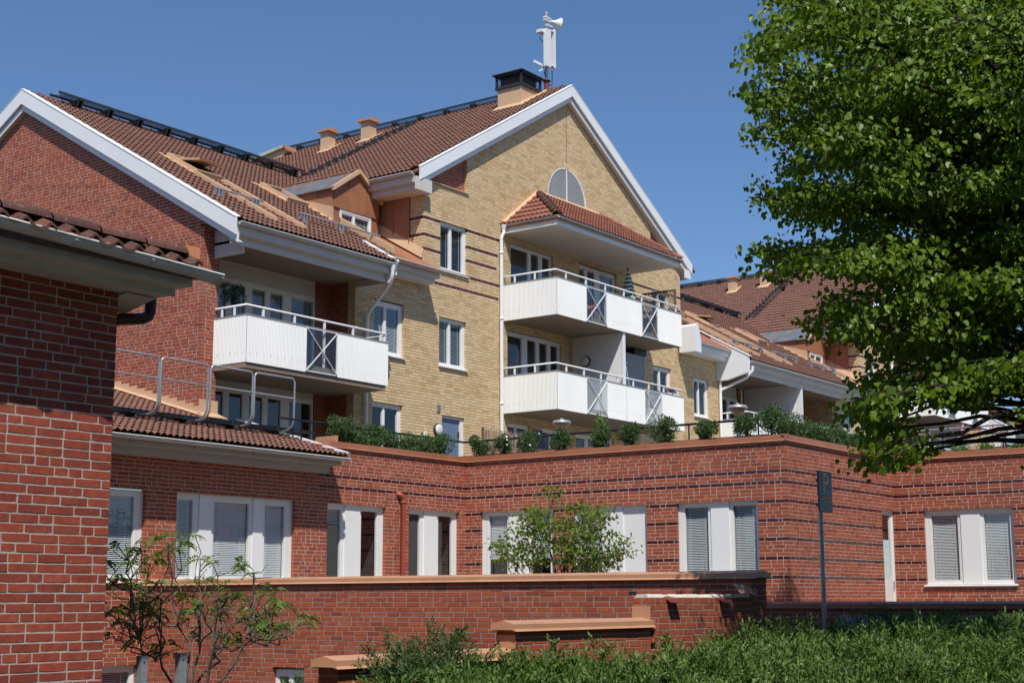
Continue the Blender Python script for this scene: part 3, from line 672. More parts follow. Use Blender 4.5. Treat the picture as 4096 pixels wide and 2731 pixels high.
def dormer(par, dx, detail=True):
    x0, x1, yf = 27.50+dx, 29.24+dx, 25.50; xm = (x0+x1)/2; ze, za = 12.13, 12.70
    yb_e = 22.92+(ze-9.70)/KR; yb_a = 22.92+(za-9.70)/KR
    m = MB(); zs = 11.62
    # front: three sheets over the window, sides, cheek sheets
    fx = [x0, x0+.58, x0+1.17, x1]
    do = MB(); do.quad((x0, yf, 10.4), (x0+.24, yf, 10.4), (x0+.24, yf, zs), (x0, yf, zs)); do.quad((x1-.29, yf, 10.4), (x1, yf, 10.4), (x1, yf, zs), (x1-.29, yf, zs)); do.quad((x0+.02, yf+.06, 10.4), (x1-.02, yf+.06, 10.4), (x1-.02, yf+.06, 10.47), (x0+.02, yf+.06, 10.47))
    d = do.build('dormer', 'copper_sheet', par)
    gz = lambda x: ze+(za-ze)*(1-abs(x-xm)/(xm-x0))
    for a, b in zip(fx[:-1], fx[1:]):
        p = [(a+.004, yf-.03, zs), (b-.004, yf-.03, zs), (b-.004, yf-.03, gz(b))]+([(xm, yf-.03, za)] if a < xm < b else [])+[(a+.004, yf-.03, gz(a))]
        s = MB(); s.prism(p, (0, .03, 0)); s.build('cladding_sheet', 'copper_sheet', d)
        if b < x1: MB().box(b-.012, b+.012, yf-.045, yf-.03, zs, gz(b)).build('seam', 'copper_sheet', d)
    MB().box(x0, x1, yf-.04, yf, zs-.012, zs+.012).build('drip_edge', 'copper_sheet', d)
    for x, s in ((x0, -1), (x1, 1)):
        c = MB(); c.prism([(x, yf, 10.4), (x, yf, ze), (x, yb_e, ze)], (s*.01, 0, 0)); c.build('cheek', 'copper_sheet', d)
    ym = 22.92+(ze-.35-9.70)/KR
    s = MB(); s.prism([(x0-.016, yf-.02, wz_(yf)+.05), (x0-.016, yf-.02, zs-.02), (x0-.016, yf+1.5, ze-.04), (x0-.016, yb_e-.05, ze-.02)], (.005, 0, 0)); s.build('cheek_flashing', 'tan_sheet', d)
    MB().box(x0-.022, x0-.01, yf+.55, yf+.57, 11.8, ze).build('seam', 'copper_sheet', d)
    # roof: zinc with raised seams, tan verge
    for sg in (-1, 1):
        e = x0-.10 if sg < 0 else x1+.06; zz = ze-.06
        ye = 22.92+(zz-9.7)/KR
        r = MB(); r.prism([(e, yf-.10, zz), (xm, yf-.10, za+.02), (xm, yb_a+.05, za+.02), (e, ye+.02, zz)], (0, 0, .025)); r.build('dormer_roof', 'zinc_sheet' if sg < 0 else 'copper_sheet', d)
        L = yb_a-yf
        for t in (.12, .38, .62, .86):
            yy = yf-.1+L*t; f = min(1., max(.0, (yy-ye)/(yb_a-ye))) if yy > ye else 0.
            a = e+(xm-e)*f; za_ = zz+(za+.02-zz)*f
            s = MB(); s.prism([(a, yy, za_+.025), (xm, yy, za+.045), (xm, yy, za+.07), (a, yy, za_+.05)], (0, .025, 0)); s.build('seam', 'copper_sheet', d)
        v = MB(); v.prism([(e, yf-.14, zz-.06), (xm, yf-.14, za-.04), (xm, yf-.14, za+.075), (e, yf-.14, zz+.055)], (0, .10, 0)); v.build('verge_sheet', 'tan_sheet', d)
    s = MB(); s.beam((xm, yf-.13, za+.06), (xm, yb_a+.05, za+.06), .08, .03); s.build('ridge_seam', 'copper_sheet', d)
    # window of the dormer, its copper apron down to the eave
    window(d, 'y', yf, x0+.24, x1-.29, 10.47, 11.61, [('b', x0+.29, x0+.77, 0, .7), ('b', x0+.80, x1-.35, 0, .7)], d=-.02, sill=False)
    yb = yf+.02; ya = 23.62
    n_ = 3; X = np.linspace(x0+.35, 29.44+dx, n_+1)
    for i in range(n_):
        Y = [(ya, yf*.55+ya*.45), (yf*.55+ya*.45, yb)]
        for a, b in Y:
            s = MB(); s.quad((X[i]+.005, a, wz_(a)-.02), (X[i+1]-.005, a, wz_(a)-.02), (X[i+1]-.005, b-.01, wz_(b)-.02), (X[i]+.005, b-.01, wz_(b)-.02)); s.build('apron_sheet', 'copper_sheet', d)
    s = MB(); s.prism([(x0+.24, ya+.12, wz_(ya+.12)+.03), (x0+.37, ya+.12, wz_(ya+.12)+.03), (x0+.37, ya+.12, wz_(ya+.12)+.19), (x0+.24, ya+.12, wz_(ya+.12)+.19)], (0, yb-ya-.12, KR*(yb-ya-.12))); s.build('kerb', 'tan_sheet', d)
    s = MB(); s.prism([(x0-.12, yf-.02, wz_(yf)+.04), (x0+.02, yf-.02, wz_(yf)+.07), (x0+.02, yb_e, wz_(yb_e)+.07), (x0-.12, yb_e, wz_(yb_e)+.04)], (0, 0, .012)); s.build('side_gutter', 'tan_sheet', d)
    return d
def wing_roof(par, xa, xe, xb, dx, seed=1, tilem='tile_brown'):
    """tiled roof from verge xa; low eave up to xe, set-back eave on to the gable house at xb"""
    yr = 30.6; mb = MB()
    mb.prism([(xa, 22.96, wz_(22.96)-.03), (xe, 22.96, wz_(22.96)-.03), (xe, yr, wz_(yr)-.03), (xa, yr, wz_(yr)-.03)], (0, 0, -.07)); mb.prism([(xe, 23.5, wz_(23.5)-.03), (xb, 23.5, wz_(23.5)-.03), (xb, yr, wz_(yr)-.03), (xe, yr, wz_(yr)-.03)], (0, 0, -.07)); mb.prism([(xb, 27.97, wz_(27.97)-.03), (xb+1.85, yr, wz_(yr)-.03), (xb, yr, wz_(yr)-.03)], (0, 0, -.07))
    mb.prism([(xa, yr, wz_(yr)-.03), (xb, yr, wz_(yr)-.03), (xb, yr+7.7, wz_(22.9)-.03), (xa, yr+7.7, wz_(22.9)-.03)], (0, 0, -.07))
    rf = mb.build('roof', tilem, par)
    dxx = (27.62+dx, 29.5+dx)
    tile_field(par, rf, (xa+.04, 22.90, wz_(22.90)), (1, 0, 0), dsR, xb+1.9-xa-.04, 7.7*LR, tilem,
               lambda a, b: not (xa+a > xe and b < .68) and not (dxx[0]+.2 < xa+a and 22.9+b/LR < 25.9) and not (27.5+dx < xa+a < 29.3+dx and 22.9+b/LR < 27.1) and xa+.04+a < dx+max(29.3, 36.15-(16.93-wz_(22.9+b/LR))/.59), seed=seed)
    ridge_tiles(rf, (xa, yr, wz_(yr)-.02), (min(xb+3.5, 33+dx), yr, wz_(yr)-.02), tilem)
    # eave: boards, soffit, gutter
    mb = MB(); mb.box(xa, xe, 23.0, 23.04, 9.42, 9.62).box(xa, xe-.05, 23.04, 23.16, 9.41, 9.44).box(xa, xe-.05, 23.14, 23.18, 9.22, 9.42)
    mb.box(xe+.01, xb+.06, 23.60, 23.64, 9.83, 9.99).box(xe+.01, xb+.04, 23.64, 23.74, 9.82, 9.85).box(xe+.01, xb, 23.72, 23.76, 9.70, 9.83).box(xe+.01, xb, 23.76, 24.1, 9.698, 9.72)
    mb.build('eave_boards', 'soffit_white', par)
    gutter('gutter', par, (xa+.02, 22.87, 9.665), (xe+.05, 22.87, 9.655), .07, brackets=.75)
    gutter('gutter', par, (xe+.06, 23.49, 10.03), (xb+.05, 23.49, 10.02), .065, brackets=.75)
    return rf
# ================================================================== red gable house (left)
yY = 24.1
red = thing('red_gable_house', 'apartment house with red brick gable and brown tiled roof, left of the yellow gable', 'building', (24.5, 27, 0))
def red_rng(z):
    if z > 13.9: return (30.5, 30.6)
    return (yY, min(33.6, 30.6+(14.157-.36-z)/.575)) if z < 9.9 else (max(yY, 30.6-(14.157-.36-z)/.575), min(33.6, 30.6+(14.157-.36-z)/.575))
brick_wall(red, 'x', xR, red_rng, 5.3, 13.8, 'brick_red', 'mortar_light', quoin=(1, 0), seed=21)
brick_wall(red, 'y', yY, (xR, 22.37), 5.3, 9.62, 'brick_red', 'mortar_light', quoin=(2, 0), seed=22)
MB().box(xR+.12, 22.36, yY+.14, 24.92, 4.3, 9.7).build('pier_core', 'brick_red', red)
# white verge: outer board, lower inner board, in sheet lengths
def rake(par, axis, c, u0, z0, u1, z1, h, n, m='white_metal', sub=.16):
    """board along the gable slope from (u0,z0) to (u1,z1) (top edge), height h, in n sheets"""
    for i in range(n):
        a, b = i/n, (i+1)/n; e = .0025*(i % 2)
        P = lambda t: (u0+(u1-u0)*t, z0+(z1-z0)*t)
        (ua, za), (ub, zb) = P(a+(.0015 if i else 0)), P(b); mb = MB()
        mb.prism([wq(axis, c, ua, -e, za-h), wq(axis, c, ub, -e, zb-h), wq(axis, c, ub, -e, zb), wq(axis, c, ua, -e, za)], np.array(wq(axis, c, 0, .05+e, 0))-np.array(wq(axis, c, 0, 0, 0)))
        o = mb.build('verge_board', m, par)
        s = MB(); s.prism([wq(axis, c, ua, -.012, za+.004), wq(axis, c, ub, -.012, zb+.004), wq(axis, c, ub, .16, zb+.03), wq(axis, c, ua, .16, za+.03)], (0, 0, .012)); s.build('verge_cap', 'white_metal', o)
        s = MB(); s.prism([wq(axis, c, ua, .075, za-h-sub), wq(axis, c, ub, .075, zb-h-sub), wq(axis, c, ub, .075, zb-h+.02), wq(axis, c, ua, .075, za-h+.02)], np.array(wq(axis, c, 0, .04, 0))-np.array(wq(axis, c, 0, 0, 0))); s.build('verge_underboard', m, o)
for s_ in (-1, 1):
    u0 = 30.6+s_*7.68; rake(red, 'x', 21.70, 30.6, 14.157, u0, 9.74, .375, 5 if s_ < 0 else 4)
    sf = MB(); sf.prism([(21.80, u0, 9.22), (21.80, 30.6, 13.637), (xR+.02, 30.6, 13.637), (xR+.02, u0, 9.22)], (0, 0, .01)); sf.build('verge_soffit', 'soffit_white', red)
wing_roof(red, 21.80, 26.93, 29.44, 0., seed=31)
# boxed end of the eave beside the gable, soffit over the balcony
mb = MB(); mb.box(22.20, 22.24, 23.185, 24.085, 9.08, 9.70); mb.build('eave_box', 'soffit_white', red)
MB().box(22.2, 27.0, 23.18, 25.0, 9.36, 9.42).build('balcony_ceiling', 'soffit', red)
MB().box(26.84, 27.0, 23.05, 24.09, 9.2, 9.62).build('eave_end_board', 'soffit_white', red)
# loggia: back wall, window bands, inner side wall
yb = 24.9
brick_wall(red, 'y', yb, (26.30, 26.84), 4.35, 9.4, 'brick_red', 'mortar_grey', seed=23)
brick_wall(red, 'x', 26.832, (24.34, 25.0), 4.35, 9.4, 'brick_red', 'mortar_grey', seed=24); brick_wall(red, 'x', 26.833, (24.1, 24.33), 4.35, 9.4, 'brick_yellow', 'mortar_yellow', quoin=(2, 0), seed=25)
MB().box(22.37, 26.3, yb+.03, yb+.1, 8.97, 9.37).build('header_panel', 'soffit_white', red); MB().box(22.37, 26.3, yb+.03, yb+.1, 6.46, 6.62).build('header_panel', 'soffit_white', red)
for z0, z1, cl in ((6.9, 8.97, 'b'), (4.4, 6.46, 'p')):
    xs_ = [at(*c6(a, 600), 'y', yb)[0] for a in (829, 885, 918, 1020, 1058, 1158, 1186, 1284, 1335, 1495)]
    xs_[0] = 22.45
    window(red, 'y', yb, 22.38, 26.29, z0, z1, [(cl, xs_[i], xs_[i+1], 0, .75) for i in range(0, 10, 2)], d=.02, sill=False)
MB().box(22.28, 26.84, 23.12, 25.0, 6.6, 6.72).build('balcony_slab_edge', 'soffit', red)
bal = balcony(red, 22.27, 26.895, 23.087, yY, 6.715, 7.74, [(at(*c6(1435, 720), 'y', 23.087)[0], at(*c6(1655, 760), 'y', 23.087)[0])], posts=5, gm='glass_clear')
# skylights, channel, snow guards, ridge walk, dormer
roof_window(red, 23.55, 26.30, .80, 1.25, .35); channel(red, 23.50, 24.42, 23.52, 26.22)
roof_window(red, 26.55, 26.25, .78, 1.15, 0.)
snow_guard(red, 22.45, 23.98, 24.42, 2); snow_guard(red, 25.12, 28.02, 24.36, 3)
ridge_walk(red, 22.53, 31.40, 30.42, 14.25, 9)
dormer(red, 0.)
# right end of low eave: white end sheet and downpipe
def eave_end(par, xe):
    s = MB(); s.prism([(xe-.02, 22.9, 9.70), (xe+.12, 22.9, 9.72), (xe+.12, 23.95, wz_(23.95)+.05), (xe-.02, 23.95, wz_(23.95)+.05)], (0, 0, .05)); s.prism([(xe+.05, 22.95, 9.4), (xe+.05, 23.7, 9.7), (xe+.05, 23.7, 10.1), (xe+.05, 22.95, 9.72)], (.05, 0, 0)); s.build('verge_sheet', 'white_metal', par)
eave_end(red, 26.93)
mb = MB(); x = 26.86; mb.lathe((x, 22.94, 9.6), [(.085, .02), (.075, -.06), (.045, -.14), (.045, -.2)], 14); mb.tube([(x, 22.94, 9.42), (x, 22.95, 9.32), (x+.06, 23.1, 9.16), (x+.30, 23.95, 8.62), (x+.33, 24.02, 8.5), (x+.33, 24.02, 4.4)], .045, 12)
for z in (8.5, 7.4, 5.9): mb.lathe((x+.33, 24.02, z), [(.045, 0), (.053, 0), (.053, -.06), (.045, -.06)], 12)
mb.build('downpipe', 'white_metal', red)
# ================================================================== yellow gable houses
XM = 36.154
def rzY(x): return 16.955-.59*abs(x-XM)
def yellow_house(o, dx, near):
    par = o; X = lambda v: v+dx
    def rg(z):
        if z < 9.76: return (X(26.832), X(45.52))
        a, b = X(29.447), X(42.861)
        if z > 12.56:
            hw = (16.42-z)/.59; a = max(a, X(31.29), X(XM)-hw); b = min(b, X(41.0), X(XM)+hw)
            if a >= b: return []
        return (a, b)
    Y1 = (30.131, 31.30, 10.26, 11.60); Y2 = (30.10, 31.26, 7.72, 9.03); Y3 = (27.504, 28.68, 7.72, 9.04); Y4 = (27.504, 28.66, 5.2, 6.51); DD = (30.24, 31.19, 4.4, 6.42)
    Y5 = (43.63, 44.68, 7.72, 9.01); Y6 = (41.02, 42.16, 7.72, 9.06); Y7 = (41.02, 42.16, 10.26, 11.6)
    D1 = (33.29, 35.40, 9.5, 11.59); D2 = (36.78, 38.88, 9.5, 11.62); D3 = (33.12, 35.80, 6.93, 9.06); D4 = (33.12, 34.19, 5.2, 6.51); D5 = (34.74, 35.9, 5.2, 6.51); D6 = (36.5, 38.6, 4.4, 6.5); D7 = (37.5, 39.4, 6.93, 9.06)
    hl = [(X(a), X(b), c, d) for a, b, c, d in (Y1, Y2, Y3, Y4, DD, Y5, Y6, Y7, D1, D2, D3, D4, D5, D6, D7)]
    # vent arch
    hl += [(X(36.165-w), X(36.165+w), 13.36+zz, 13.36+zz+.09) for zz, w in [(i*.085, 1.02*math.sqrt(max(0, 1-(i*.085/1.03)**2))) for i in range(12)]]
    kb = lambda z: math.floor((z-4.30)/H)
    bz = [11.50, 11.095, 10.665, 10.245, 9.89]
    bset = {kb(z) for z in bz}
    clipb = lambda k, u: u < X(32.75) or u > X(39.6)
    brick_wall(par, 'y', yY, rg, 4.3, 16.45, 'brick_yellow', 'mortar_yellow', hl, bset, clipb, quoin=(1, 0), qz=12.5, seed=41 if near else 42)
    # side wall towards the wing: brick corner, then copper sheets
    brick_wall(par, 'x', X(29.447), (yY, 24.57), 9.9, 12.4, 'brick_yellow', 'mortar_yellow', bands=bset, quoin=(2, 0), seed=43)
    for i in range(4):
        a = 24.58+i*.55
        s = MB(); s.box(X(29.43), X(29.47), a+.004, a+.546, 10.0, 12.35); s.build('cladding_sheet', 'copper_sheet', par)
        MB().box(X(29.405), X(29.43), a-.012, a+.012, 10.0, 12.35).build('seam', 'copper_sheet', par)
    s = MB(); s.prism([(X(29.36), 24.1, wz_(24.1)+.04), (X(29.43), 24.1, wz_(24.1)+.3), (X(29.43), 27.5, wz_(27.5)+.3), (X(29.36), 27.5, wz_(27.5)+.04)], (.012, 0, 0)); s.build('wall_flashing', 'tan_sheet', par)
    # stepped flashing at the front corner
    pts = []; y = 23.55; s = MB(); xx = X(29.47)
    pts = [(X(29.46), yY-.012, 10.12)]
    for i in range(5): pts += [(X(29.46)+i*.13, yY-.012, 10.62-i*.0757*1.0), (X(29.46)+(i+1)*.13, yY-.012, 10.62-i*.0757*1.0)]
    pts += [(X(30.12), yY-.012, 10.12)]
    s.prism(pts, (0, .016, 0)); s.build('step_flashing', 'tan_sheet', par)
    # red infill triangles under the verge with their ledges
    for s_ in (-1, 1):
        def rt(z, s_=s_):
            hw = (16.42-z)/.59
            return (X(XM)-hw, X(31.27)) if s_ < 0 else (X(41.02), X(XM)+hw)
        brick_wall(par, 'y', yY+.10, lambda z: (lambda q: q if q[1]-q[0] > .05 else [])(rt(z)), 12.56, 13.6, 'brick_red', 'mortar_light', seed=44+s_, name='gable_infill')
        a, b = (29.50, 31.33) if s_ < 0 else (40.98, 42.81)
        s = MB(); s.prism([(X(a), yY-.05, 12.53), (X(a), yY-.05, 12.55), (X(a), yY+.13, 12.60), (X(a), yY+.13, 12.53)], (b-a, 0, 0)); s.build('ledge', 'tan_sheet', par)
    MB().box(X(XM)-.008, X(XM)+.008, yY-.0015, yY+.01, 14.42, 16.3).build('movement_joint', 'dark_steel', par)
    # verge and roof
    for s_ in (-1, 1):
        u0 = X(XM)+s_*7.15; z0 = rzY(XM+7.15)
        rake(par, 'y', 23.86, X(XM), 16.955, u0, z0, .345, 5)
        sf = MB(); sf.prism([(u0, 23.97, z0-.50), (X(XM), 23.97, 16.455), (X(XM), yY+.12, 16.455), (u0, yY+.12, z0-.50)], (0, 0, .01)); sf.build('verge_soffit', 'soffit_white', par)
    zb = rzY(XM+7.4)-.03; mb = MB(); ye = 43.
    mb.prism([(X(XM-7.4), 23.9, zb), (X(XM), 23.9, 16.925), (X(XM), ye, 16.925), (X(XM-7.4), ye, zb)], (0, 0, -.07)); mb.prism([(X(XM), 23.9, 16.925), (X(XM+7.4), 23.9, zb), (X(XM+7.4), ye, zb), (X(XM), ye, 16.925)], (0, 0, -.07))
    rf = mb.build('roof', 'tile_brown', par)
    lY = math.hypot(1, .59)
    L_ = 7.42*lY
    def okt(a, b):
        y = 23.95+(12.6 if near else 12.6)-a; xx_ = XM-7.42+b/lY; z = rzY(xx_)
        return z > wz_(y)-.05 if y < 30.6 else z > wz_(61.2-y)-.05
    tile_field(par, rf, (X(XM-7.42), 36.55, rzY(XM+7.42)), (0, -1, 0), (1/lY, 0, .59/lY), 12.6, L_, 'tile_brown', okt, seed=51)
    ridge_tiles(rf, (X(XM), 24.2, 16.93), (X(XM), 36.5, 16.93), 'tile_brown')
    # left eave
    mb = MB(); mb.box(X(28.80), X(28.84), 23.92, 27.2, 12.30, 12.50).box(X(28.84), X(28.96), 23.92, 27.2, 12.29, 12.32).box(X(28.94), X(28.98), 23.92, 27.2, 12.13, 12.3).box(X(28.98), X(29.45), 23.95, 27.2, 12.128, 12.15); mb.box(X(28.86), X(29.5), 23.88, 23.93, 12.12, 12.46)
    mb.build('eave_boards', 'soffit_white', par)
    gutter('gutter', par, (X(28.68), 23.9, 12.545), (X(28.68), 28.0, 12.545), .07, out=(-1, 0, 0), brackets=.8)
    mb = MB(); mb.box(X(42.87), X(43.2), 23.88, 23.93, 12.2, 12.5); mb.box(X(43.14), X(43.18), 23.9, 30, 12.2, 12.5); mb.build('eave_boards', 'white_metal', par)
    # ridge walk and roof ladder, chimneys
    m = MB(); z = 17.06; xm = X(XM)-.1
    m.box(xm-.2, xm-.18, 25.7, 36.4, z-.03, z+.03).box(xm+.18, xm+.2, 25.7, 36.4, z-.03, z+.03)
    for i in range(int(10.7/.07)):
        a = 25.7+i*.07
        for s_ in (0, 1):
            p, q = (a, a+.36) if s_ else (a+.36, a)
            if max(p, q) < 36.4: m.quad((xm-.18, p-.011, z+s_*.004), (xm-.18, p+.011, z+s_*.004), (xm+.18, q+.011, z+s_*.004), (xm+.18, q-.011, z+s_*.004))
    wk = m.build('ridge_walkway', 'dark_steel', par)
    for y in np.linspace(26.3, 35.9, 10):
        b = MB(); b.prism([(xm-.24, y, z-.04), (xm+.2, y, z-.04), (xm+.05, y, z-.2), (xm-.36, y, z-.36), (xm-.18, y, z-.24)], (0, .03, 0)); b.prism([(xm-.24, y+.12, z-.04), (xm+.2, y+.12, z-.04), (xm+.05, y+.12, z-.2), (xm-.36, y+.12, z-.36), (xm-.18, y+.12, z-.24)], (0, .03, 0)); b.build('walkway_bracket', 'dark_steel', wk)
    # ladder up the roof
    yl = 29.7; m = MB(); x0, x1 = 30.9, 35.6
    for i in range(15):
        xx_ = x0+(x1-x0)*i/14; zz = rzY(xx_)+.12
        m.box(X(xx_)-.02, X(xx_)+.02, yl-.2, yl+.2, zz, zz+.04)
        for e in (-.2, .2): m.beam((X(xx_), yl+e, zz-.1), (X(xx_), yl+e, zz+.1), .03, .03, (1, 0, 0))
    for e in (-.2, .2): m.beam((X(x0)-.1, yl+e, rzY(x0-.1)+.09), (X(x1), yl+e, rzY(x1)+.09), .03, .035)
    m.build('roof_ladder', 'dark_steel', par)
    def flue(xc, yc, w, zt, nm='chimney'):
        m = MB(); m.box(X(xc)-w/2, X(xc)+w/2, yc-w/2, yc+w/2, rzY(xc-w)-.3, zt-.11); f = m.build(nm, 'tan_sheet', par)
        m = MB(); m.box(X(xc)-w/2-.09, X(xc)+w/2+.09, yc-w/2-.09, yc+w/2+.09, zt-.11, zt-.04); m.prism([(X(xc)-w/2-.09, yc-w/2-.09, zt-.04), (X(xc), yc-w/2-.09, zt+.03), (X(xc)+w/2+.09, yc-w/2-.09, zt-.04)], (0, w+.18, 0)); m.build('chimney_cap', 'coping_tan', f)
        m = MB(); xl = xc-w/2; m.prism([(X(xl)-.2, yc-w/2-.15, rzY(xl-.2)+.07), (X(xl), yc-w/2-.15, rzY(xl)+.09), (X(xc+w), yc-w/2-.15, rzY(xc+w)+.09), (X(xc+w), yc-w/2-.02, rzY(xc+w)+.09), (X(xl), yc-w/2-.02, rzY(xl)+.09), (X(xl), yc+w/2+.05, rzY(xl)+.09), (X(xl)-.2, yc+w/2+.05, rzY(xl-.2)+.07)], (0, 0, .012)); m.build('chimney_flashing', 'tan_sheet', f)
    flue(34.72, 32.48, .34, 16.82); flue(34.92, 30.9, .35, 16.92)
    return par, X
yel = thing('yellow_gable_house', 'tall yellow brick gable house with three storeys and two long white balconies', 'building', (36.15, 28, 0))
_, X = yellow_house(yel, 0., True)
def yellow_openings(par, dx, near):
    X = lambda v: v+dx; f = .55
    def w2(u0, u1, z0, z1, k1='b', k2='b', t=.5, bot=0.): m_ = (u0+u1)/2-.06; window(par, 'y', yY, X(u0), X(u1), z0, z1, [(k1, X(u0)+.07, X(m_)-.02, bot, t), (k2, X(m_)+.02, X(u1)-.10, bot, t)], d=.07)
    w2(30.131, 31.30, 10.26, 11.60, t=.3); w2(30.10, 31.26, 7.72, 9.03, t=.45); w2(27.504, 28.68, 7.72, 9.04, t=.7); w2(27.504, 28.66, 5.2, 6.51, 'p', 'c')
    w2(43.63, 44.68, 7.72, 9.01, 'p', 'c'); w2(41.02, 42.16, 7.72, 9.06, 'p', 'p'); w2(41.02, 42.16, 10.26, 11.6, 'p', 'p')
    window(par, 'y', yY, X(33.29), X(35.40), 9.5, 11.59, [('c', X(33.36), X(34.24), 0, .5), ('p', X(34.36), X(34.78)), ('p', X(34.92), X(35.33))], d=.07, sill=False)
    window(par, 'y', yY, X(36.78), X(38.88), 9.5, 11.62, [('b', X(36.85), X(37.2), .0, .4), ('b', X(37.32), X(37.75), .0, .4), ('b', X(38.0), X(38.78), .0, .8)], d=.07, sill=False)
    window(par, 'y', yY, X(33.12), X(35.80), 6.93, 9.06, [('p', X(33.19), X(33.93)), ('p', X(34.16), X(34.62)), ('p', X(34.75), X(35.18)), ('p', X(35.32), X(35.72))], d=.07, sill=False)
    window(par, 'y', yY, X(37.5), X(39.4), 6.93, 9.06, [('p', X(37.57), X(38.3)), ('p', X(38.45), X(39.3))], d=.07, sill=False)
    w2(33.12, 34.19, 5.2, 6.51, 'p', 'p'); w2(34.74, 35.9, 5.2, 6.51, 'p', 'p')
    window(par, 'y', yY, X(36.5), X(38.6), 4.4, 6.5, [('p', X(36.57), X(37.1)), ('p', X(37.25), X(37.7)), ('p', X(37.85), X(38.5))], d=.07, sill=False)
    # blue door
    d = MB(); wbox(d, 'y', yY, X(30.24), X(30.30), .06, .14, 4.4, 6.42); wbox(d, 'y', yY, X(31.06), X(31.19), .05, .14, 4.4, 6.42); wbox(d, 'y', yY, X(30.30), X(31.06), .061, .14, 6.36, 6.42)
    do = d.build('door', 'white_paint', par)
    for i in range(5): a = X(30.30)+i*.152; MB().box(a+.003, a+.149, yY+.09, yY+.12, 4.4, 6.36).build('plank', 'blue_door', do)
    MB().box(X(30.24), X(31.19), yY+.121, yY+.14, 4.35, 6.36).build('door_core', 'blue_door', do)
    MB().box(X(31.0), X(31.03), yY+.05, yY+.09, 5.9, 6.05).build('hinge', 'dark_steel', do)
    wall_lamp(par, 'y', yY, X(30.03), 6.02, .155)
    v = MB(); v.box(X(30.02), X(30.15), yY-.02, yY, 6.48, 6.69)
    vo = v.build('vent_grille', 'plastic_grey', par)
    for i in range(5): MB().box(X(30.03), X(30.14), yY-.032, yY-.02, 6.50+i*.037, 6.515+i*.037).build('louvre', 'galvanised', vo)
    b = MB(); b.box(X(29.5), X(29.58), yY-.05, yY, 5.82, 5.92); b.tube([(X(29.54), yY-.02, 5.92), (X(29.54), yY-.02, 6.03), (X(29.52), yY+.01, 6.06)], .008, 6); b.build('junction_box', 'white_paint', par)
    # arched louvre vent with brick ring
    cx, z0, ww, hh = X(36.165), 13.36, 1.02, 1.03
    vf = MB(); pts = [(cx+ww*math.cos(t), yY+.02, z0+hh*math.sin(t)) for t in np.linspace(0, PI, 25)]
    for p, q in zip(pts[:-1], pts[1:]): vf.beam(p, q, .05, .04, (0, 1, 0))
    vf.beam(pts[0], pts[-1], .05, .04, (0, 1, 0)); vf.box(cx-.014, cx+.014, yY+.0, yY+.03, z0, z0+hh)
    v = vf.build('arched_vent', 'white_metal', par)
    n = 24
    for i in range(n):
        z = z0+hh*(i+.5)/n; w_ = ww*math.sqrt(1-((i+.5)/n)**2)-.01
        MB().prism([(cx-w_, yY+.01, z-.016), (cx-w_, yY+.01, z-.004), (cx-w_, yY+.05, z+.022), (cx-w_, yY+.05, z+.012)], (2*w_, 0, 0)).build('louvre', 'white_metal', v)
    MB().prism([(p[0], yY+.09, p[2]) for p in pts], (0, .02, 0)).build('vent_back', 'dark_steel', v)
    for i in range(38):
        t = PI*(i+.5)/38; a = .5*PI/38*.8
        f_ = lambda r, tt: (cx+(ww+r)*math.cos(tt), yY-.004, z0+(hh+r)*math.sin(tt))
        MB().prism([f_(.02, t-a), f_(.15, t-a), f_(.15, t+a), f_(.02, t+a)], (0, .02, 0)).build('ring_brick', 'brick_yellow', v)
    # balconies, partition, canopy roof
    yf = 22.297
    B1 = balcony(par, X(32.917), X(39.68), yf, yY-.02, 9.285, 10.305, [(X(34.35), X(35.42)), (X(37.32), X(38.27))], posts=7, gm='glass_clear')
    B2 = balcony(par, X(32.90), X(39.72), yf, yY-.02, 6.715, 7.74, [(X(34.33), X(35.40)), (X(37.42), X(38.43))], posts=8, split=X(36.42), gap=X(36.42), gm='glass_clear' if dx else 'glass_hazy')
    MB().box(X(36.37), X(36.45), yf+.09, yY, 6.9, 9.285).build('partition', 'white_paint', par); MB().box(X(36.35), X(36.47), yf+.04, yf+.089, 6.9, 9.284).build('partition_trim', 'white_metal', par)
    MB().box(X(38.9), X(39.6), yf+1.2, yY-.03, 9.1, 9.28).build('slab_bracket', 'dark_steel', par)
    # canopy: ceiling, fascia, tiles on three sides
    a, b, yc, zc = X(32.85), X(39.66), 22.20, 11.97
    MB().box(a+.08, b-.1, yc+.1, yY, 11.76, 11.82).build('canopy_ceiling', 'soffit_white', par)
    m = MB(); m.box(a+.05, b-.08, yc+.07, yc+.11, 11.755, 11.93).box(a+.05, a+.09, yc+.11, yY, 11.756, 11.93).box(b-.12, b-.08, yc+.11, yY, 11.756, 11.93); m.build('canopy_fascia', 'white_metal', par)
    gutter('canopy_gutter', par, (a-.0, yc-.03, 11.985), (b+.03, yc-.03, 11.98), .06, brackets=.7); gutter('canopy_gutter', par, (a-.03, yY-.02, 11.985), (a-.03, yc-.03, 11.985), .06, out=(-1, 0, 0), brackets=.7)
    kc = .70; lc = math.hypot(1, kc); zt = zc+kc*(yY-yc); run = 1.80
    m = MB(); F0 = [(a, yc, zc-.03), (b, yc, zc-.03), (b-run, yY, zt-.03), (a+run, yY, zt-.03)]; m.prism(F0, (0, 0, -.05)); m.prism([(a, yc, zc-.03), (a+run, yY, zt-.03), (a, yY, zc-.03)], (0, 0, -.05)); m.prism([(b, yc, zc-.03), (b, yY, zc-.03), (b-run, yY, zt-.03)], (0, 0, -.05))
    rf = m.build('canopy_roof', 'tile_red', par)
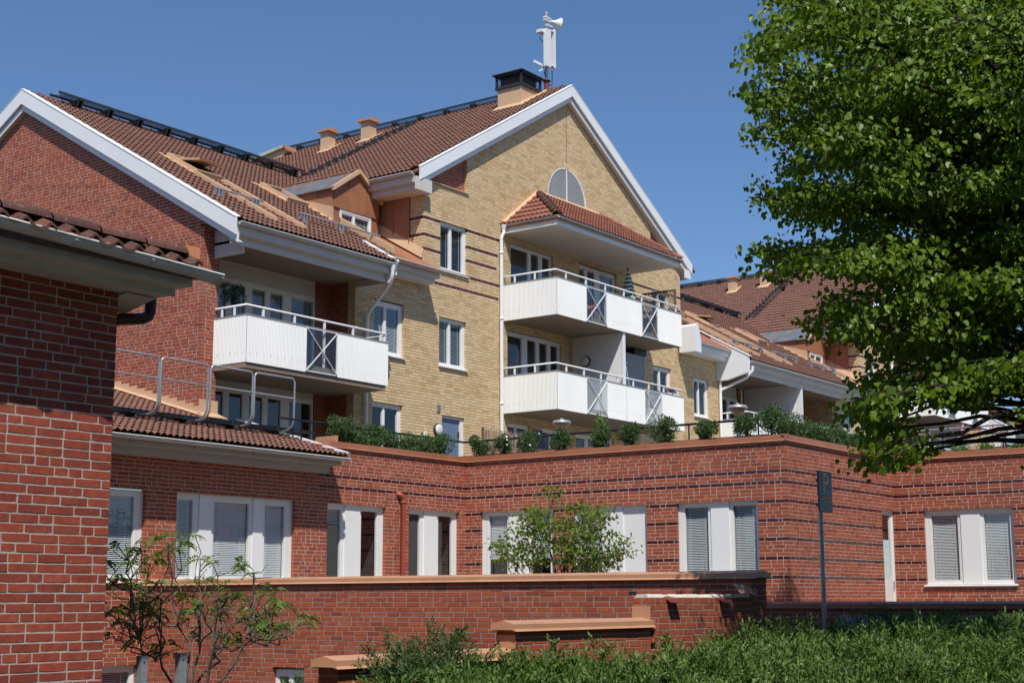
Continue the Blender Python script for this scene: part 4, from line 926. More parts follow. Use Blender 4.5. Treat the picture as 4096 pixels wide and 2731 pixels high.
    tile_field(par, rf, (a, yc-.03, zc), (1, 0, 0), (0, 1/lc, kc/lc), b-a, 1.9*lc, 'tile_red', lambda u, s: u > s/lc*.95-.05 and u < (b-a)-s/lc*.95+.05, seed=61)
    kx = (zt-zc)/run; lx = math.hypot(1, kx)
    tile_field(par, rf, (a-.03, yY, zc), (0, -1, 0), (1/lx, 0, kx/lx), 1.9, run*lx, 'tile_red', lambda u, s: u < 1.9-s/lx*1.05+.1, seed=62)
    ridge_tiles(rf, (a, yc, zc+.05), (a+run, yY, zt+.05), 'tile_old', .12, .30); ridge_tiles(rf, (b, yc, zc+.05), (b-run, yY, zt+.05), 'tile_red', .10, .36)
    s = MB(); pts = [(a-.02, yY-.012, zc+.0)]
    for i in range(14): pts += [(a-.02+i*.13, yY-.012, zc+.22+i*.13*kx), (a-.02+(i+1)*.13, yY-.012, zc+.22+i*.13*kx)]
    pts += [(a+run, yY-.012, zt)]; s.prism(pts, (0, .016, 0)); s.prism([(a, yY-.15, zc+.09), (a, yY-.02, zc+.13), (a+run-.1, yY-.02, zt+.06), (a+run-.1, yY-.15, zt+.02)], (0, 0, .01)); s.build('canopy_flashing', 'tan_sheet', par)
    s = MB(); s.prism([(a+run, yY-.12, zt-.0), (b-run+.1, yY-.12, zt-.0), (b-run+.1, yY-.01, zt+.09), (a+run, yY-.01, zt+.09)], (0, 0, .012)); s.build('canopy_flashing', 'tan_sheet', par)
    # downpipe
    xp = X(32.72); m = MB(); m.lathe((X(32.80), yY-.12, 11.95), [(.075, .02), (.07, -.05), (.045, -.12)], 12); m.tube([(X(32.80), yY-.12, 11.85), (X(32.80), yY-.12, 11.76), (xp, yY-.1, 11.62), (xp, yY-.1, 11.5), (xp, yY-.1, 4.4)], .05, 12)
    for z in (11.2, 9.35, 7.0): m.lathe((xp, yY-.1, z), [(.05, 0), (.058, 0), (.058, -.07), (.05, -.07)], 12)
    m.build('downpipe', 'white_metal', par)
    wall_lamp(par, 'y', yY, X(35.86), 10.75, .15)
    wall_lamp(par, 'x', X(36.37), 23.62, 8.55, .15)
yellow_openings(yel, 0., True)
# big chimney with louvred head
px, py = 34.76, 24.77; zl = at(*c3(960, 172), 'x', px)[2]; zt2 = at(*c3(962, 65), 'x', px)[2]
m = MB(); m.box(px, px+.95, py-.0, py+.86, 15.6, zl+.02); ch = m.build('chimney', 'tan_sheet', yel)
for e in (0,): MB().box(px-.012, px+.02, py-.012, py+.02, 15.9, zl).build('seam', 'tan_sheet', ch)
m = MB(); o_ = .05
for x in (px-o_, px+.95+o_-.06):
    for y in (py-o_, py+.86+o_-.06): m.box(x, x+.06, y, y+.06, zl, zt2)
m.box(px-o_-.01, px+.95+o_+.01, py-o_-.01, py+.86+o_+.01, zl-.01, zl+.07).box(px-o_, px+.95+o_, py-o_, py+.86+o_, zt2-.05, zt2)
hd = m.build('chimney_head', 'dark_steel', ch)
for i in range(6):
    z = zl+.09+(zt2-zl-.16)*i/6
    l = MB(); l.prism([(px-o_+.01, py-o_+.06, z), (px-o_+.01, py-o_+.06, z+.012), (px+.05, py-o_+.06, z+.06), (px+.05, py-o_+.06, z+.048)], (0, .84, 0)); l.prism([(px-o_+.06, py-o_+.01, z), (px-o_+.06, py-o_+.01, z+.012), (px-o_+.06, py+.05, z+.06), (px-o_+.06, py+.05, z+.048)], (.93, 0, 0)); l.build('louvre', 'dark_steel', hd)
MB().box(px+.07, px+.88, py+.07, py+.8, zl, zt2-.06).build('head_core', 'dark_rubber', hd)
m = MB(); m.box(px-.13, px+1.08, py-.13, py+.99, zt2, zt2+.03); m.prism([(px-.13, py-.13, zt2+.03), (px+1.08, py-.13, zt2+.03), (px+.475, py+.43, zt2+.12)], (0, .001, 0)); m.build('chimney_hood', 'dark_steel', ch)
m = MB(); m.prism([(px-.25, py-.2, rzY(px-.25)+.06), (px+1.2, py-.2, rzY(px+1.2)+.06), (px+1.2, py-.01, rzY(px+1.2)+.09), (px-.02, py-.01, rzY(px)+.09), (px-.02, py+.9, rzY(px)+.09), (px-.25, py+.9, rzY(px-.25)+.06)], (0, 0, .012)); m.build('chimney_flashing', 'tan_sheet', ch)
# copper-clad roof cabin far back on the left slope
P = [at(*c2(*q), 'x', 35.4) for q in ((690, 748), (985, 642), (1012, 682), (868, 815), (800, 815))]
m = MB(); m.prism(P, (1.2, 0, 0)); cb = m.build('roof_cabin', 'tan_sheet', yel)
m = MB(); m.prism([P[0]+(-.1, .1, -.02), P[1]+(-.1, 0, .05), P[1]+(-.1, -.05, -.05), P[0]+(-.1, .1, -.14)], (1.3, 0, 0)); m.build('cabin_roof', 'verdigris', cb)
m = MB(); m.prism([P[1]+(-.1, 0, .05), P[2]+(-.1, -.06, .02), P[2]+(-.1, -.06, -.04), P[1]+(-.1, 0, -.02)], (1.3, 0, 0)); m.build('cabin_roof', 'copper_sheet', cb)
flush_bricks(red); flush_tiles(red); flush_bricks(yel); flush_tiles(yel)
# ================================================================== wing between the gables, second yellow gable, third wing
wing = thing('wing_house', 'lower tiled wing with copper dormer and deep white balconies, between the yellow gables', 'building', (50, 27, 0))
wing_roof(wing, 45.42, 26.93+DXU-.15, 29.44+DXU, DXU, seed=33)
def left_end(par, xa):
    m = MB(); m.prism([(xa-.16, 22.9, 9.25), (xa-.16, 22.9, 9.82), (xa-.16, 24.3, wz_(24.3)+.1), (xa-.16, 24.3, 9.05), (xa-.16, 23.7, 9.05)], (.14, 0, 0)); m.build('verge_box', 'white_metal', par)
    s = MB(); s.prism([(xa-.18, 22.86, 9.80), (xa+.05, 22.86, 9.80), (xa+.05, 25.2, wz_(25.2)+.09), (xa-.18, 25.2, wz_(25.2)+.09)], (0, 0, .03)); s.build('verge_sheet', 'white_metal', par)
left_end(wing, 45.42)
# set-back eave between gable house and wing
m = MB(); m.prism([(42.87, 23.5, 10.02), (45.3, 23.5, 10.02), (45.3, 25.4, 11.11), (42.87, 25.4, 11.11)], (0, 0, .05)); rf = m.build('roof', 'copper_sheet', wing)
m = MB(); m.prism([(42.9, 25.4, 11.1), (45.4, 25.4, 11.1), (45.4, 30.6, 14.1), (42.9, 30.6, 14.1)], (0, 0, -.05)); m.build('roof', 'tile_brown', wing)
tile_field(wing, rf, (42.92, 25.4, wz_(25.4)), (1, 0, 0), dsR, 2.4, 5.2*LR, 'tile_brown', seed=35)
m = MB(); m.box(42.9, 45.3, 23.60, 23.64, 9.83, 9.99).box(42.9, 45.28, 23.64, 23.74, 9.82, 9.85).box(42.9, 45.25, 23.72, 23.76, 9.70, 9.83).box(42.9, 45.25, 23.76, 24.1, 9.698, 9.72); m.prism([(42.55, 23.4, 9.66), (42.95, 23.4, 9.66), (42.95, 23.4, 10.05), (42.75, 23.4, 10.6), (42.55, 23.4, 10.5)], (0, .6, 0)); m.build('eave_boards', 'white_metal', wing)
gutter('gutter', wing, (42.95, 23.49, 10.03), (45.35, 23.49, 10.02), .065, brackets=.75)
for x in (46.6, 49.2): channel(wing, x, x+.85, 23.55, 26.4)
roof_window(wing, 46.6, 26.5, .8, 1.2, 0.); roof_window(wing, 49.2, 26.5, .8, 1.2, .35); roof_window(wing, 52.6, 26.2, .8, 1.15, 0.); roof_window(wing, 44.1, 26.3, .7, 1.1, 0.)
for a, b in ((46.9, 49.3), (50.0, 52.2), (53.2, 55.7)): snow_guard(wing, a, b, 24.3, 3)
ridge_walk(wing, 43.6, 59.3, 30.42, 14.25, 12, True)
dormer(wing, DXU); eave_end(wing, 26.93+DXU-.15)
xe = 26.93+DXU-.15
MB().box(45.5, xe, 23.18, 25.6, 9.36, 9.42).build('balcony_ceiling', 'soffit', wing)
MB().box(45.5, 54.7, 25.45, 25.5, 8.95, 9.37).build('header_panel', 'soffit_white', wing)
window(wing, 'y', 25.4, 46.2, 49.3, 6.9, 8.95, [('b', 46.3, 46.9, 0, .4), ('b', 47.1, 47.8, 0, .4), ('p', 48.0, 48.5), ('p', 48.7, 49.2)], d=.02, sill=False)
window(wing, 'y', 25.4, 50.2, 52.6, 6.9, 8.95, [('p', 50.3, 51.2), ('p', 51.4, 52.5)], d=.02, sill=False)
brick_wall(wing, 'y', 25.4, lambda z: [(49.3, 49.8), (52.6, 54.8)] if z > 6.9 else [(45.52, 54.8)], 4.35, 9.4, 'brick_red', 'mortar_grey', seed=71)
brick_wall(wing, 'x', 54.76, (yY, 25.4), 4.35, 9.4, 'brick_yellow', 'mortar_yellow', seed=72)
MB().box(49.80, 49.92, 23.1, 25.4, 4.4, 9.36).build('partition', 'white_paint', wing)
tr = MB()
for s_ in (-1, 1):
    for i in range(8):
        y0 = 23.35+i*.15; tr.beam((49.78, y0, 7.5+(0 if s_ > 0 else 1.2)), (49.78, y0+.35, 7.5+(1.2 if s_ > 0 else 0)), .012, .022, (1, 0, 0))
tr.build('trellis', 'white_paint', wing)
balcony(wing, 45.55, 54.7, 23.087, yY, 6.715, 7.74, [(48.0, 49.0), (50.6, 51.6)], posts=9, split=49.86)
wall_lamp(wing, 'y', 25.4, 49.52, 8.35, .16)
MB().prism([(46.9, 24.0, 6.9), (47.6, 24.35, 6.9), (47.6, 24.35, 8.95), (46.9, 24.0, 8.95)], (0, .04, 0)).build('open_door', 'white_paint', wing)
m = MB(); x = 45.5; m.tube([(x+.12, 22.9, 9.5), (x+.12, 22.92, 9.35), (x+.02, 23.1, 9.1), (x-.12, 24.0, 8.75), (x-.14, 24.02, 8.6), (x-.14, 24.02, 4.4)], .05, 12); m.tube([(x-.14, 23.5, 9.9), (x-.14, 23.55, 9.7), (x-.14, 24.0, 9.3), (x-.14, 24.02, 8.6)], .05, 12); m.build('downpipe', 'white_metal', wing)
flush_bricks(wing); flush_tiles(wing)
yel2 = thing('yellow_gable_house', 'second yellow gable house farther right, seen through the lime tree', 'building', (36.15+DXU, 28, 0))
yellow_house(yel2, DXU, False); yellow_openings(yel2, DXU, False)
P2 = at(*c4(1350, 460), 'x', 35+DXU)
flush_bricks(yel2); flush_tiles(yel2)
far = thing('far_wing_house', 'far tiled wing roof with white verge at the right edge', 'building', (78, 27, 0))
wing_roof(far, 45.42+DXU, 80, 84, 80., seed=36); left_end(far, 45.42+DXU); snow_guard(far, 75, 77.5, 24.3, 3)
s = MB(); s.prism([(73.4, 22.9, 9.8), (73.8, 22.9, 9.8), (73.8, 30.6, 14.25), (73.4, 30.6, 14.25)], (0, 0, .05)); s.build('verge_sheet', 'white_metal', far)
MB().box(73.6, 84, 24.1, 25, 4.3, 9.4).build('wall', 'brick_yellow', far)
flush_tiles(far)
# ================================================================== near building, left foreground
yN = 9.9; near = thing('near_brick_house', 'corner of a red brick house with old tiled eave in the left foreground', 'building', (7, 9.9, 0))
n1, n4 = fr(0, 780, 3.136), fr(400, 780, 3.136)
brick_wall(near, 'y', yN, (5.2, 8.068), 0., 4.24, 'brick_red_near', 'mortar_near', seed=81, zref=3.205, detail=True, rec=.0035, jit=.0014)
MB().box(7.95, 8.055, yN+.1, 16, 0, 4.4).build('gable_return', 'brick_red', near)
lip = yN-.62
xg = at(*n4(1560, 1005), 'y', lip)[0]; zg = at(*n4(1560, 1005), 'y', lip)[2]; zgl = at(*n1(0, 262), 'y', lip)[2]; xgl = at(*n1(0, 262), 'y', lip)[0]
sl_ = (zg-zgl)/(xg-xgl)
gutter('gutter', near, (4.6, lip, zgl+sl_*(4.6-xgl)), (xg, lip, zg), .075, m='fascia_dirty', brackets=.76)
x1 = at(*n4(1160, 1155), 'y', lip+.14)[0]; z1 = at(*n4(1160, 1155), 'y', lip+.14)[2]; z1t = z1+.16; x2 = at(*n4(943, 1275), 'y', lip+.33)[0]; z2 = at(*n4(943, 1275), 'y', lip+.33)[2]
m = MB(); m.box(4.6, x1, lip+.14, lip+.17, z1, z1t+.05).box(4.6, x1-.02, lip+.17, lip+.34, z1-.004, z1+.015); m.build('eave_boards', 'fascia_dirty', near)
m = MB(); m.box(4.6, x2, lip+.33, lip+.36, z2, z1+.02); m.build('eave_boards', 'fascia_dirty', near)
m = MB(); m.box(4.6, x2-.02, lip+.36, yN+.1, z2+.01, z2+.03); m.box(8.07, x2-.02, yN+.1, 16, z2+.01, z2+.03); m.prism([(8.075, yN-.1, z2-.0), (8.075, yN+.3, z2-.09), (8.075, yN+.3, z2), ], (x2-8.12, 0, 0)); m.build('soffit', 'soffit_white', near)
# old clay tiles at the eave, seen edge on
kn = .42
def old_tile(x, i):
    R = random.Random(i); m = MB(); n = 10; w = .235; V = []; F = []; t = .022; zz = zg+.03+sl_*(x-xg)*.7+R.uniform(-.006, .006)
    for j in range(3):
        y = lip-.01+[0, .16, .5][j]+R.uniform(-.008, .008)
        for e in (0, 1):
            for q in range(n+1):
                u = q/n; prof = .040*math.exp(-((u-.78)/.17)**2)+.016*math.exp(-((u-.02)/.12)**2)-.010*math.sin(PI*u*1.2)
                V.append((x+u*w+R.uniform(-.002, .002), y, zz+prof*1.15+(y-lip)*kn-(t if e else 0)+R.uniform(-.0015, .0015)))
    s_ = 2*(n+1)
    for j in range(2):
        for q in range(n): a = j*s_+q; F.append((a, a+1, a+s_+1, a+s_))
    for q in range(n): F.append((q, q+n+1, q+n+2, q+1))
    for j in range(2): a = j*s_; F += [(a, a+s_, a+s_+n+1, a+n+1), (a+n, a+2*n+1, a+s_+2*n+1, a+s_+n)]
    m.add(V, F, False); return m
nr = MB(); nr.prism([(4.6, lip+.06, zg-.03), (xg-.25, lip+.06, zg-.03), (xg-.25, yN+2.6, zg+1.05), (4.6, yN+2.6, zg+1.05)], (0, 0, -.05)); nrf = nr.build('roof', 'tile_old', near)
xt = at(*n4(1270, 800), 'y', lip)[0]; i = 0; x = xt-.215
while x > 4.5: old_tile(x, i).build('roof_tile', 'tile_old', nrf); x -= .212; i += 1
# half-round verge pieces lying along the eave edge and the orange end clay
for j in range(7):
    a = xt-.05-j*.46; R = random.Random(j); m = MB(); V = []; n = 8
    for xx, rr in ((a, .052), (a-.02, .058), (a-.44, .05)):
        for q in range(n+1): t = PI*q/n; V.append((xx, lip+.19+rr*1.9*math.cos(t), zg+.13+rr*1.6*math.sin(t)+sl_*(xx-xg)*.5+R.uniform(-.003, .003)))
    F = [(k_*(n+1)+q, k_*(n+1)+q+1, (k_+1)*(n+1)+q+1, (k_+1)*(n+1)+q) for k_ in range(2) for q in range(n)]+[tuple(range(n+1))]
    m.add(V, F, True); m.build('cap_tile', 'tile_old', nrf)
m = MB(); m.prism([(xt+.0, lip+.06, zg+.0), (xt+.02, lip+.08, zg+.21), (xt+.02, lip+.22, zg+.25), (xt+.0, lip+.22, zg+.02)], (.035, 0, .0)); m.build('end_tile', 'orange_clay', nrf)
# brown bent downpipe behind the corner
e1 = at(*n4(640, 1310), 'y', yN+.15); e2 = at(*n4(630, 1480), 'y', yN+.15); e3 = at(*n4(232, 1560), 'y', yN+.25)
m = MB(); pts = [e1+np.array([0, 0, .1]), e1, e2+np.array([0, 0, .02]), e2+np.array([-.02, 0, -.03]), e2+np.array([-.07, .01, -.06]), e3, e3+np.array([-.15, .05, -.05])]
m.tube(pts, .052, 12); m.build('downpipe', 'brown_pipe', near)
flush_bricks(near)
# ================================================================== garden walls
def cap(par, axis, c0, c1, u0, u1, z, m='coping_tan', step=2.1, tag='coping'):
    """ridged sheet cap across plane depth c0..c1, running u0..u1, brick top at z"""
    u = u0; i = 0; w = c1-c0
    while u < u1-.02:
        v = min(u1, u+step); e = .002*(i % 2)
        pts = [(-.055-e, -.012), (-.03-e, .012), (-.03-e, .062+e), (w/2, .10+e), (w+.03+e, .062+e), (w+.03+e, .012), (w+.055+e, -.012), (w-.01, .003), (.01, .003)]
        P = [wq(axis, c0, u, dd, z+zz) for dd, zz in pts]; b = v+(.012 if v < u1-.02 else 0)
        MB().prism(P, np.array(wq(axis, c0, b, 0, 0))-np.array(wq(axis, c0, u, 0, 0))).build(tag, m, par); u = v; i += 1
xF, yE = 18.265, 9.27
fw = thing('garden_wall', 'long red brick garden wall with tan sheet coping in front of the courtyard windows', 'wall', (18.4, 15, 0))
WB = (17.40, 18.116, -.4, .592)
brick_wall(fw, 'x', xF, (yE, yA), -.02, 1.985, 'brick_red', 'mortar_grey', [WB], quoin=(1, 0), zref=1.985, seed=91)
brick_wall(fw, 'y', yE, (xF, 18.67), .9, 1.985, 'brick_red', 'mortar_grey', quoin=(2, 0), zref=1.985, seed=92)
MB().box(xF+.13, 18.67, yE+.13, yA, 0, 1.98).build('wall_core', 'mortar_grey', fw)
cap(fw, 'x', xF, 18.67, yE-.06, yA, 1.988)
window(fw, 'x', xF, WB[0], WB[1], WB[2], WB[3], [('b', 17.46, 17.74, 0, .6), ('b', 17.80, 18.06, 0, .6)], sill=False)
MB().box(xF-.001, xF+.02, 20.05, 20.062, 0, 1.98).build('movement_joint', 'mortar_grey', fw)
flush_bricks(fw)
sw = thing('stepped_wall', 'low red brick stair wall stepping down to the left in front of the garden wall', 'wall', (14, 9.35, 0))
zz_ = 1.7
T3, T2, T1 = 1.73, 1.395, 1.115      # brick tops
brick_wall(sw, 'y', yE+.001, (15.60, xF-.004), .5, T3, 'brick_red', 'mortar_grey', quoin=(1, 0), zref=T3, seed=93)
brick_wall(sw, 'x', 15.60, (yE, yE+.24), 1.4, T3, 'brick_red', 'mortar_grey', quoin=(2, 0), zref=T3, seed=94)
brick_wall(sw, 'y', yE, (12.87, 15.60), .4, T2, 'brick_red', 'mortar_grey', quoin=(1, 0), zref=T2, seed=95)
brick_wall(sw, 'x', 12.87, (yE, yE+.24), 1.1, T2, 'brick_red', 'mortar_grey', quoin=(2, 0), zref=T2, seed=96)
brick_wall(sw, 'y', yE, (10.17, 12.87), .0, T1, 'brick_red', 'mortar_grey', quoin=(1, 0), zref=T1, seed=97)
brick_wall(sw, 'x', 10.17, (yE, yE+.24), .0, T1, 'brick_red', 'mortar_grey', quoin=(2, 0), zref=T1, seed=98)
MB().box(10.3, 12.9, yE+.13, yE+.24, 0, T1-.01).box(12.99, 15.7, yE+.13, yE+.24, 0, T2-.01).box(15.72, xF, yE+.13, yE+.24, 0, T3-.01).build('wall_core', 'mortar_grey', sw)
cap(sw, 'y', yE, yE+.24, 12.80, 15.64, T2); cap(sw, 'y', yE, yE+.24, 10.10, 12.91, T1)
for x, z in ((15.60, T2), (12.87, T1)): MB().box(x-.012, x-.002, yE-.004, yE+.245, z+.05, z+.235).build('upstand_flashing', 'coping_tan', sw)
m = MB(); R = random.Random(5); n = 30
for i in range(n):
    a, b = 15.62+i*(xF-15.64)/n, 15.62+(i+1)*(xF-15.64)/n
    m.prism([(a, yE+.02+R.uniform(0, .02), T3), (a, yE+.06, T3+.03+R.uniform(0, .012)), (a, yE+.19, T3+.03+R.uniform(0, .012)), (a, yE+.23, T3)], (b-a, 0, 0))
m.build('mortar_bed', 'efflorescence', sw)
for u in (650, 1200):
    P = at(2400+(u+40)/2.6133, 2250+355/2.6133, 'y', yE); x = P[0]
    m = MB(); m.prism([(x, yE+.12, T3+.055), (x, yE-.06, T3-.06), (x, yE-.10, T3-.065), (x, yE-.10, T3-.058), (x, yE-.058, T3-.05), (x, yE+.12, T3+.062)], (.24, 0, 0)); m.build('cap_clip', 'oxide_red', sw)
P = at(2400+1500/2.6133, 2250+270/2.6133, 'y', yE-.05)
m = MB(); m.prism([(P[0]-.2, yE+.0, P[2]+.06), (P[0]+.24, yE+.0, P[2]+.04), (P[0]+.22, yE-.12, P[2]-.08), (P[0]+.03, yE-.13, P[2]-.055), (P[0]-.24, yE-.12, P[2]-.06)], (0, .004, .006)); m.build('loose_sheet', 'coping_tan', sw)
P = at(2400+430/2.6133, 2250+345/2.6133, 'y', yE); MB().box(P[0]-.05, P[0]+.03, yE+.08, yE+.14, T3+.03, T3+.07).build('bolt_block', 'dark_rubber', sw)
MB().box(17.7, 18.9, yE-.02, yE+.35, .3, 1.27).build('footing', 'concrete', sw)
flush_bricks(sw)
dw = thing('shaded_wall', 'dark brick wall with metal coping in tree shade behind the parking sign', 'wall', (23.9, 9, 0))
brick_wall(dw, 'x', 23.8, (3.5, 12.6), .35, 1.56, 'brick_red', 'mortar_grey', zref=1.56, seed=99)
cap(dw, 'x', 23.8, 24.1, 3.5, 12.7, 1.565, m='copper_cap'); MB().box(23.93, 24.1, 3.5, 12.6, .35, 1.56).build('wall_core', 'mortar_grey', dw); flush_bricks(dw)
cw = thing('concrete_wall', 'low concrete retaining wall with grey panel band, in deep shade at right', 'wall', (20.9, 7.5, .3))
for i in range(5):
    a = 4.0+i*1.05; MB().box(20.85, 21.05, a, a+1.04, .34, 1.27).build('concrete_block', 'concrete', cw)
    MB().box(20.80, 21.1, a+.006, a+1.044, 1.275, 1.47).build('capping_panel', 'plastic_grey', cw)
# ================================================================== terrace railing, lamps
rl = thing('terrace_railing', 'black handrail running behind the planters along the terrace edge', 'railing', (28.35, 18, 4.35))
rp = [(22.2, 21.93, 5.42), (28.35, 21.93, 5.42), (28.35, 14.12, 5.42), (28.40, 13.97, 5.41), (28.55, 13.93, 5.40), (34.05, 13.93, 5.42), (34.1, 13.86, 5.42), (34.1, 10.9, 5.42), (34.2, 10.75, 5.41), (34.8, 9.9, 5.4), (35.4, 8.6, 5.4)]
for a, b in zip(rp[:-1], rp[1:]): MB().tube([a, b], .026, 8).build('handrail', 'black_rail', rl)
for x, y in ((22.8, 21.93), (25.2, 21.93), (27.6, 21.93), (28.35, 20.3), (28.35, 18.0), (28.35, 15.8), (28.35, 14.15), (30.5, 13.93), (32.6, 13.93), (34.1, 12.3), (34.1, 10.9)):
    MB().tube([(x, y, 4.6), (x, y, 5.40)], .017, 8).build('post', 'black_rail', rl)
def terrace_lamp(x, y, label):
    t = thing('terrace_lamp', label, 'lamp', (x, y, 4.35), 'bowl lamps on the terrace'); z = 6.0
    m = MB(); m.tube([(x, y, 4.35), (x, y, 5.60)], .038, 10); m.build('post', 'galvanised', t)
    m = MB(); m.tube([(x, y, 5.60), (x, y, 5.83)], .033, 10); m.lathe((x, y, 5.82), [(.035, 0), (.075, .03), (.07, .04)], 14); m.build('collar', 'dark_steel', t)
    m = MB(); m.lathe((x, y, 5.855), [(.06, 0), (.12, .03), (.17, .10), (.192, .17)], 24); m.build('bowl', 'lamp_amber', t)
    m = MB(); m.lathe((x, y, 6.02), [(.235, -.015), (.24, .0), (.205, .05), (.19, .055), (.10, .07), (.045, .085), (.03, .11), (.0, .12)], 24); m.lathe((x, y, 6.005), [(.235, 0), (.19, .01), (0, .02)], 24); m.build('lid', 'galvanised', t)
P = at(2247, 1690, 'x', 30.7); terrace_lamp(P[0], P[1], 'bowl lamp on the terrace under the lower long balcony')
P = at(2950, 1632, 'x', 30.7); terrace_lamp(P[0], P[1], 'bowl lamp on the terrace in front of the wing balcony and white partition')
# ================================================================== plants
def inst(PV, PF, M3, pos):
    n = len(pos); V = (np.einsum('vk,nkd->nvd', PV, M3)+pos[:, None, :]).reshape(-1, 3)
    F = (PF[None]+(np.arange(n)*len(PV))[:, None, None]).reshape(-1, PF.shape[1]); return V, F
def frames(dirs, nrm, sx, sy):
    d = dirs/np.linalg.norm(dirs, axis=1, keepdims=True); x = np.cross(d, nrm); x /= (np.linalg.norm(x, axis=1, keepdims=True)+1e-9); n = np.cross(x, d)
    return np.stack([x*sx[:, None], d*sy[:, None], n*sx[:, None]], 1)
LEAFV = np.array([(0, 0, 0), (-.46, .22, .10), (-.40, .64, .06), (0, 1.05, -.06), (.40, .64, .06), (.46, .22, .10)]); LEAFF = np.array([(0, 3, 2, 1), (0, 5, 4, 3)])
OVALV = np.array([(0, 0, 0), (-.24, .45, .05), (0, 1, -.05), (.24, .45, .05)]); OVALF = np.array([(0, 3, 2, 1)])
def shrub(name, label, cat, c, r, n, m='leaf_shrub', leaf=.042, group=None, flower=None, seed=0, flat=.8, droop=0., part=None, parent=None, stems=True, gb=None):
    R = np.random.default_rng(seed); c = np.array(c, float)
    t = parent or thing(name, label, cat, (c[0], c[1], c[2]-r[2]), group)
    # lumpy volume: several lobes
    nl = max(5, int(12*max(r[0], r[1])/max(.2, r[2]))); lob = np.clip(R.normal(0, .36, (nl, 3)), -.6, .6)*np.array(r); lr = R.uniform(.28, .5, nl)*min(r[2], max(r))
    ix = R.integers(0, nl, n); v = R.normal(0, 1, (n, 3)); v /= np.linalg.norm(v, axis=1, keepdims=True)
    pos = c+lob[ix]+v*lr[ix][:, None]*(R.uniform(.55, 1.0, n)**.5)[:, None]*1.25; pos[:, 2] = np.maximum(pos[:, 2], c[2]-r[2]*(1+droop))
    dirs = v+R.normal(0, .6, (n, 3))+np.array([0, 0, .25]); nr = v+R.normal(0, .5, (n, 3)); s = R.uniform(.7, 1.3, n)*leaf
    V, F = inst(OVALV, OVALF, frames(dirs, nr, s, s*1.3), pos); o = newobj(part or 'foliage', arr_mesh('foliage', V, F), t, m)
    if stems:
        mb = MB()
        for i in range(7): q = c+lob[i % nl]; mb.tube([(c[0]+R.normal(0, .04), c[1]+R.normal(0, .04), c[2]-r[2]), (c+q)/2*np.array([1, 1, 1])+R.normal(0, .03, 3), q], [.012, .008, .004], 5, False)
        mb.build('stems', 'bark_grey', t)
    if flower:
        fm, fn = flower; mb = MB()
        for i in range(fn):
            q = pos[R.integers(0, n)]+np.array([R.normal(0, .03), -abs(R.normal(.03, .05)), .02]); mb.lathe(q, [(.026, 0), (.03, .008), (.0, .012)], 6, (-.5, -.6, .6))
        mb.build('blossoms', fm, t)
    return t
ORD = 'first second third fourth fifth sixth seventh eighth ninth tenth eleventh twelfth'.split()
for i, x in enumerate((23.75, 24.35, 24.95, 25.55, 26.1, 26.65, 27.2)):
    R = random.Random(i); shrub('planter_shrub', 'bushy green shrub, %s from the tiled eave in the left planter' % ORD[i], 'shrub', (x, 21.72, 5.13+R.uniform(-.04, .1)+(.12 if i == 0 else 0)), (.44, .28, .30), 2600, group='planter shrubs', seed=i, droop=.9)
us = [(1918, .27), (2010, .25), (2110, .27), (2250, .30), (2395, .28), (2518, .29), (2655, .36), (2828, .27), (2985, .27), (3090, .40)]
for i, (u, r) in enumerate(us):
    P = at(u, 1770, 'x', 28.03); fl = ('petal_white', 11) if i in (1, 2) else None
    shrub('planter_shrub', 'clipped green shrub%s, %s from the inner corner along the right planter' % (' with white flowers' if fl else '', ORD[i]), 'shrub', (28.03, P[1], 5.10+r*.55), (.22, r, r*.85), 2200 if r < .33 else 3000, group='planter shrubs', seed=20+i, flower=fl, droop=.3)
for i, x in enumerate((28.75, 29.35, 29.95, 30.55, 31.15, 31.75, 32.35, 32.95)):
    shrub('planter_shrub', 'dense green shrub, %s behind the outer corner in the receding planter' % ORD[i], 'shrub', (x, 13.6, 5.20-i*.012), (.48, .28, .33), 2800, group='planter shrubs', seed=40+i, flower=None, droop=.5)
for i, (u, w) in enumerate(((3745, .16), (3840, .26), (3945, .24), (4075, .2))):
    P = at(u, 1795, 'x', 33.77); t = shrub('flowering_plant', 'leafy plant with thin red flower stems, %s along the far right planter' % ORD[i], 'plant', (33.77, P[1], 5.05), (.16, w, .12), 500, leaf=.045, m='leaf_vine' if i else 'leaf_shrub', group='plants in the far right planter', seed=60+i, stems=False)
    R = np.random.default_rng(70+i); mb = MB(); mc = MB()
    if i in (1, 2):
        for k_ in range(12):
            a = np.array([33.77+R.normal(0, .05), P[1]+R.normal(0, w*.6), 5.08]); b = a+np.array([R.normal(0, .05), R.normal(0, .07), R.uniform(.28, .5)]); mb.tube([a, (a+b)/2+R.normal(0, .015, 3), b], .0035, 4, False)
            for q in range(5): mc.lathe(b+R.normal(0, .025, 3), [(.011, 0), (.011, .012), (0, .015)], 5)
        mb.build('flower_stems', 'bark_grey', t); mc.build('blossoms', 'petal_red', t)
